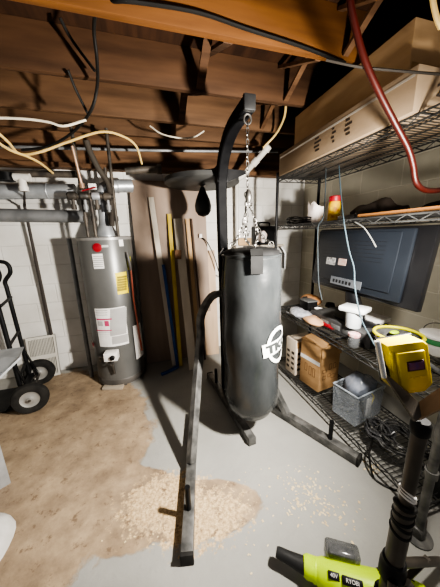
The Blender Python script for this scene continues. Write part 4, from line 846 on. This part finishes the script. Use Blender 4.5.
MB().box(b2, (.074, .026, .006), tl_, .002).build('name_plate', BLACKM, lt)
text_mb('40V', .017, basis(b1+nl*.0034, tl_.col[0], tl_.col[1]), .0003).build('badge_print', WHITE, lt)
text_mb('RYOBI', .017, basis(b2+nl*.0034, tl_.col[0], tl_.col[1]), .0003).build('name_print', WHITE, lt)
for k in range(3): MB().lathe([(.012, 0), (.012, .006), (.006, .008)], L3(.455+.0*k, -.05+.03*k, .076)+Vector((0, 0, .062-.012*abs(k-1))), n=16).build('vent', BLACKM, lt)
MB().lathe([(.066, -.02), (.072, -.012), (.072, .012), (.066, .02)], L3(.36, -.02, .074), frame(tx), n=28).build('intake_band', BLACKM, lt)
# ------------------------------------------------------------------ wood shavings (uncountable)
sv = MB(); rnd = random.Random(3)
def flake(x, y, s):
    a = rnd.uniform(0, PI); u = Vector((math.cos(a), math.sin(a), rnd.uniform(-.04, .04)))*s; v = Vector((-math.sin(a), math.cos(a), rnd.uniform(-.12, .12)))*s*rnd.uniform(.35, .8); c = Vector((x, y, .0015+rnd.random()*.001))
    sv.bm.faces.new([sv.bm.verts.new(c+q) for q in (u+v, v*.9-u, -u-v, u*.8-v)])
for (cx_, cy_, rx, ry, n, s0, s1) in ((.18, 1.0, .26, .12, 60, .003, .007), (-.06, 1.05, .22, .12, 40, .003, .007), (.745, .89, .125, .135, 120, .003, .0095), (.86, .80, .10, .10, 36, .003, .009), (.70, 1.0, .12, .1, 20, .003, .006), (1.22, .92, .06, .06, 14, .005, .010), (.45, .85, .25, .25, 24, .003, .006)):
    for _ in range(n):
        flake(rnd.gauss(cx_, rx*.6), rnd.gauss(cy_, ry*.6), rnd.uniform(s0, s1))
so = sv.build('wood_shavings', mat('wood_flake', (.74, .62, .40), (.62, .48, .28), .8, scale=(40, 40, 40)), org=(.3, 1, 0)); so['kind'] = 'stuff'; tag(so, 'pale wood shavings scattered over the floor between the stand legs', 'shavings')
# ------------------------------------------------------------------ groups
for pre, g in (('wood_board', 'boards leaning on the door slab'), ('yellow_cable', 'yellow cables under the joists'), ('black_cable', 'black cables under the joists'), ('white_cable', 'white cables under the joists'), ('hanging_cord', 'cords hanging from the top shelf'), ('long_carton', 'long cartons on the top shelf'), ('cable_coil', 'cable coils on the bottom shelf'), ('wire_coil', 'wire coils on the third shelf'), ('paper_stack', 'papers on the third shelf'), ('hand_tool', 'hand tools on the third shelf'), ('steel_rod', 'rods on the third shelf'), ('dish', 'dishes on the third shelf')):
    for o in list(COL.objects):
        if o.parent is None and o.name.split('.')[0] == pre: o['group'] = g
# ------------------------------------------------------------------ light
def light(name, loc, e, r, c):
    l = bpy.data.lights.new(name, 'POINT'); l.energy = e; l.shadow_soft_size = r; l.color = c; o = bpy.data.objects.new(name, l); COL.objects.link(o); o.location = loc; return o
light('lamp_main', (.98, .48, 1.46), 34, .05, (1, .95, .87))
sl_ = bpy.data.lights.new('lamp_throw', 'SPOT'); sl_.energy = 280; sl_.spot_size = math.radians(165); sl_.spot_blend = 1; sl_.shadow_soft_size = .05; sl_.color = (1, .95, .87)
so_ = bpy.data.objects.new('lamp_throw', sl_); COL.objects.link(so_); so_.location = (.98, .48, 1.46); so_.rotation_euler = (Vector((-.75, 2.9, .95))-Vector((.98, .48, 1.46))).to_track_quat('-Z', 'Y').to_euler()
light('lamp_fill', (-.6, -1.2, 2.1), 11, .25, (1, .96, .9))  # added fill light behind the camera, lifts the dark areas
w = bpy.data.worlds.new('world'); bpy.context.scene.world = w; w.use_nodes = True
w.node_tree.nodes['Background'].inputs[0].default_value = (.9, .92, 1, 1); w.node_tree.nodes['Background'].inputs[1].default_value = .14
vs = bpy.context.scene.view_settings; vs.view_transform = 'AgX'; vs.look = 'AgX - High Contrast'; vs.exposure = .42
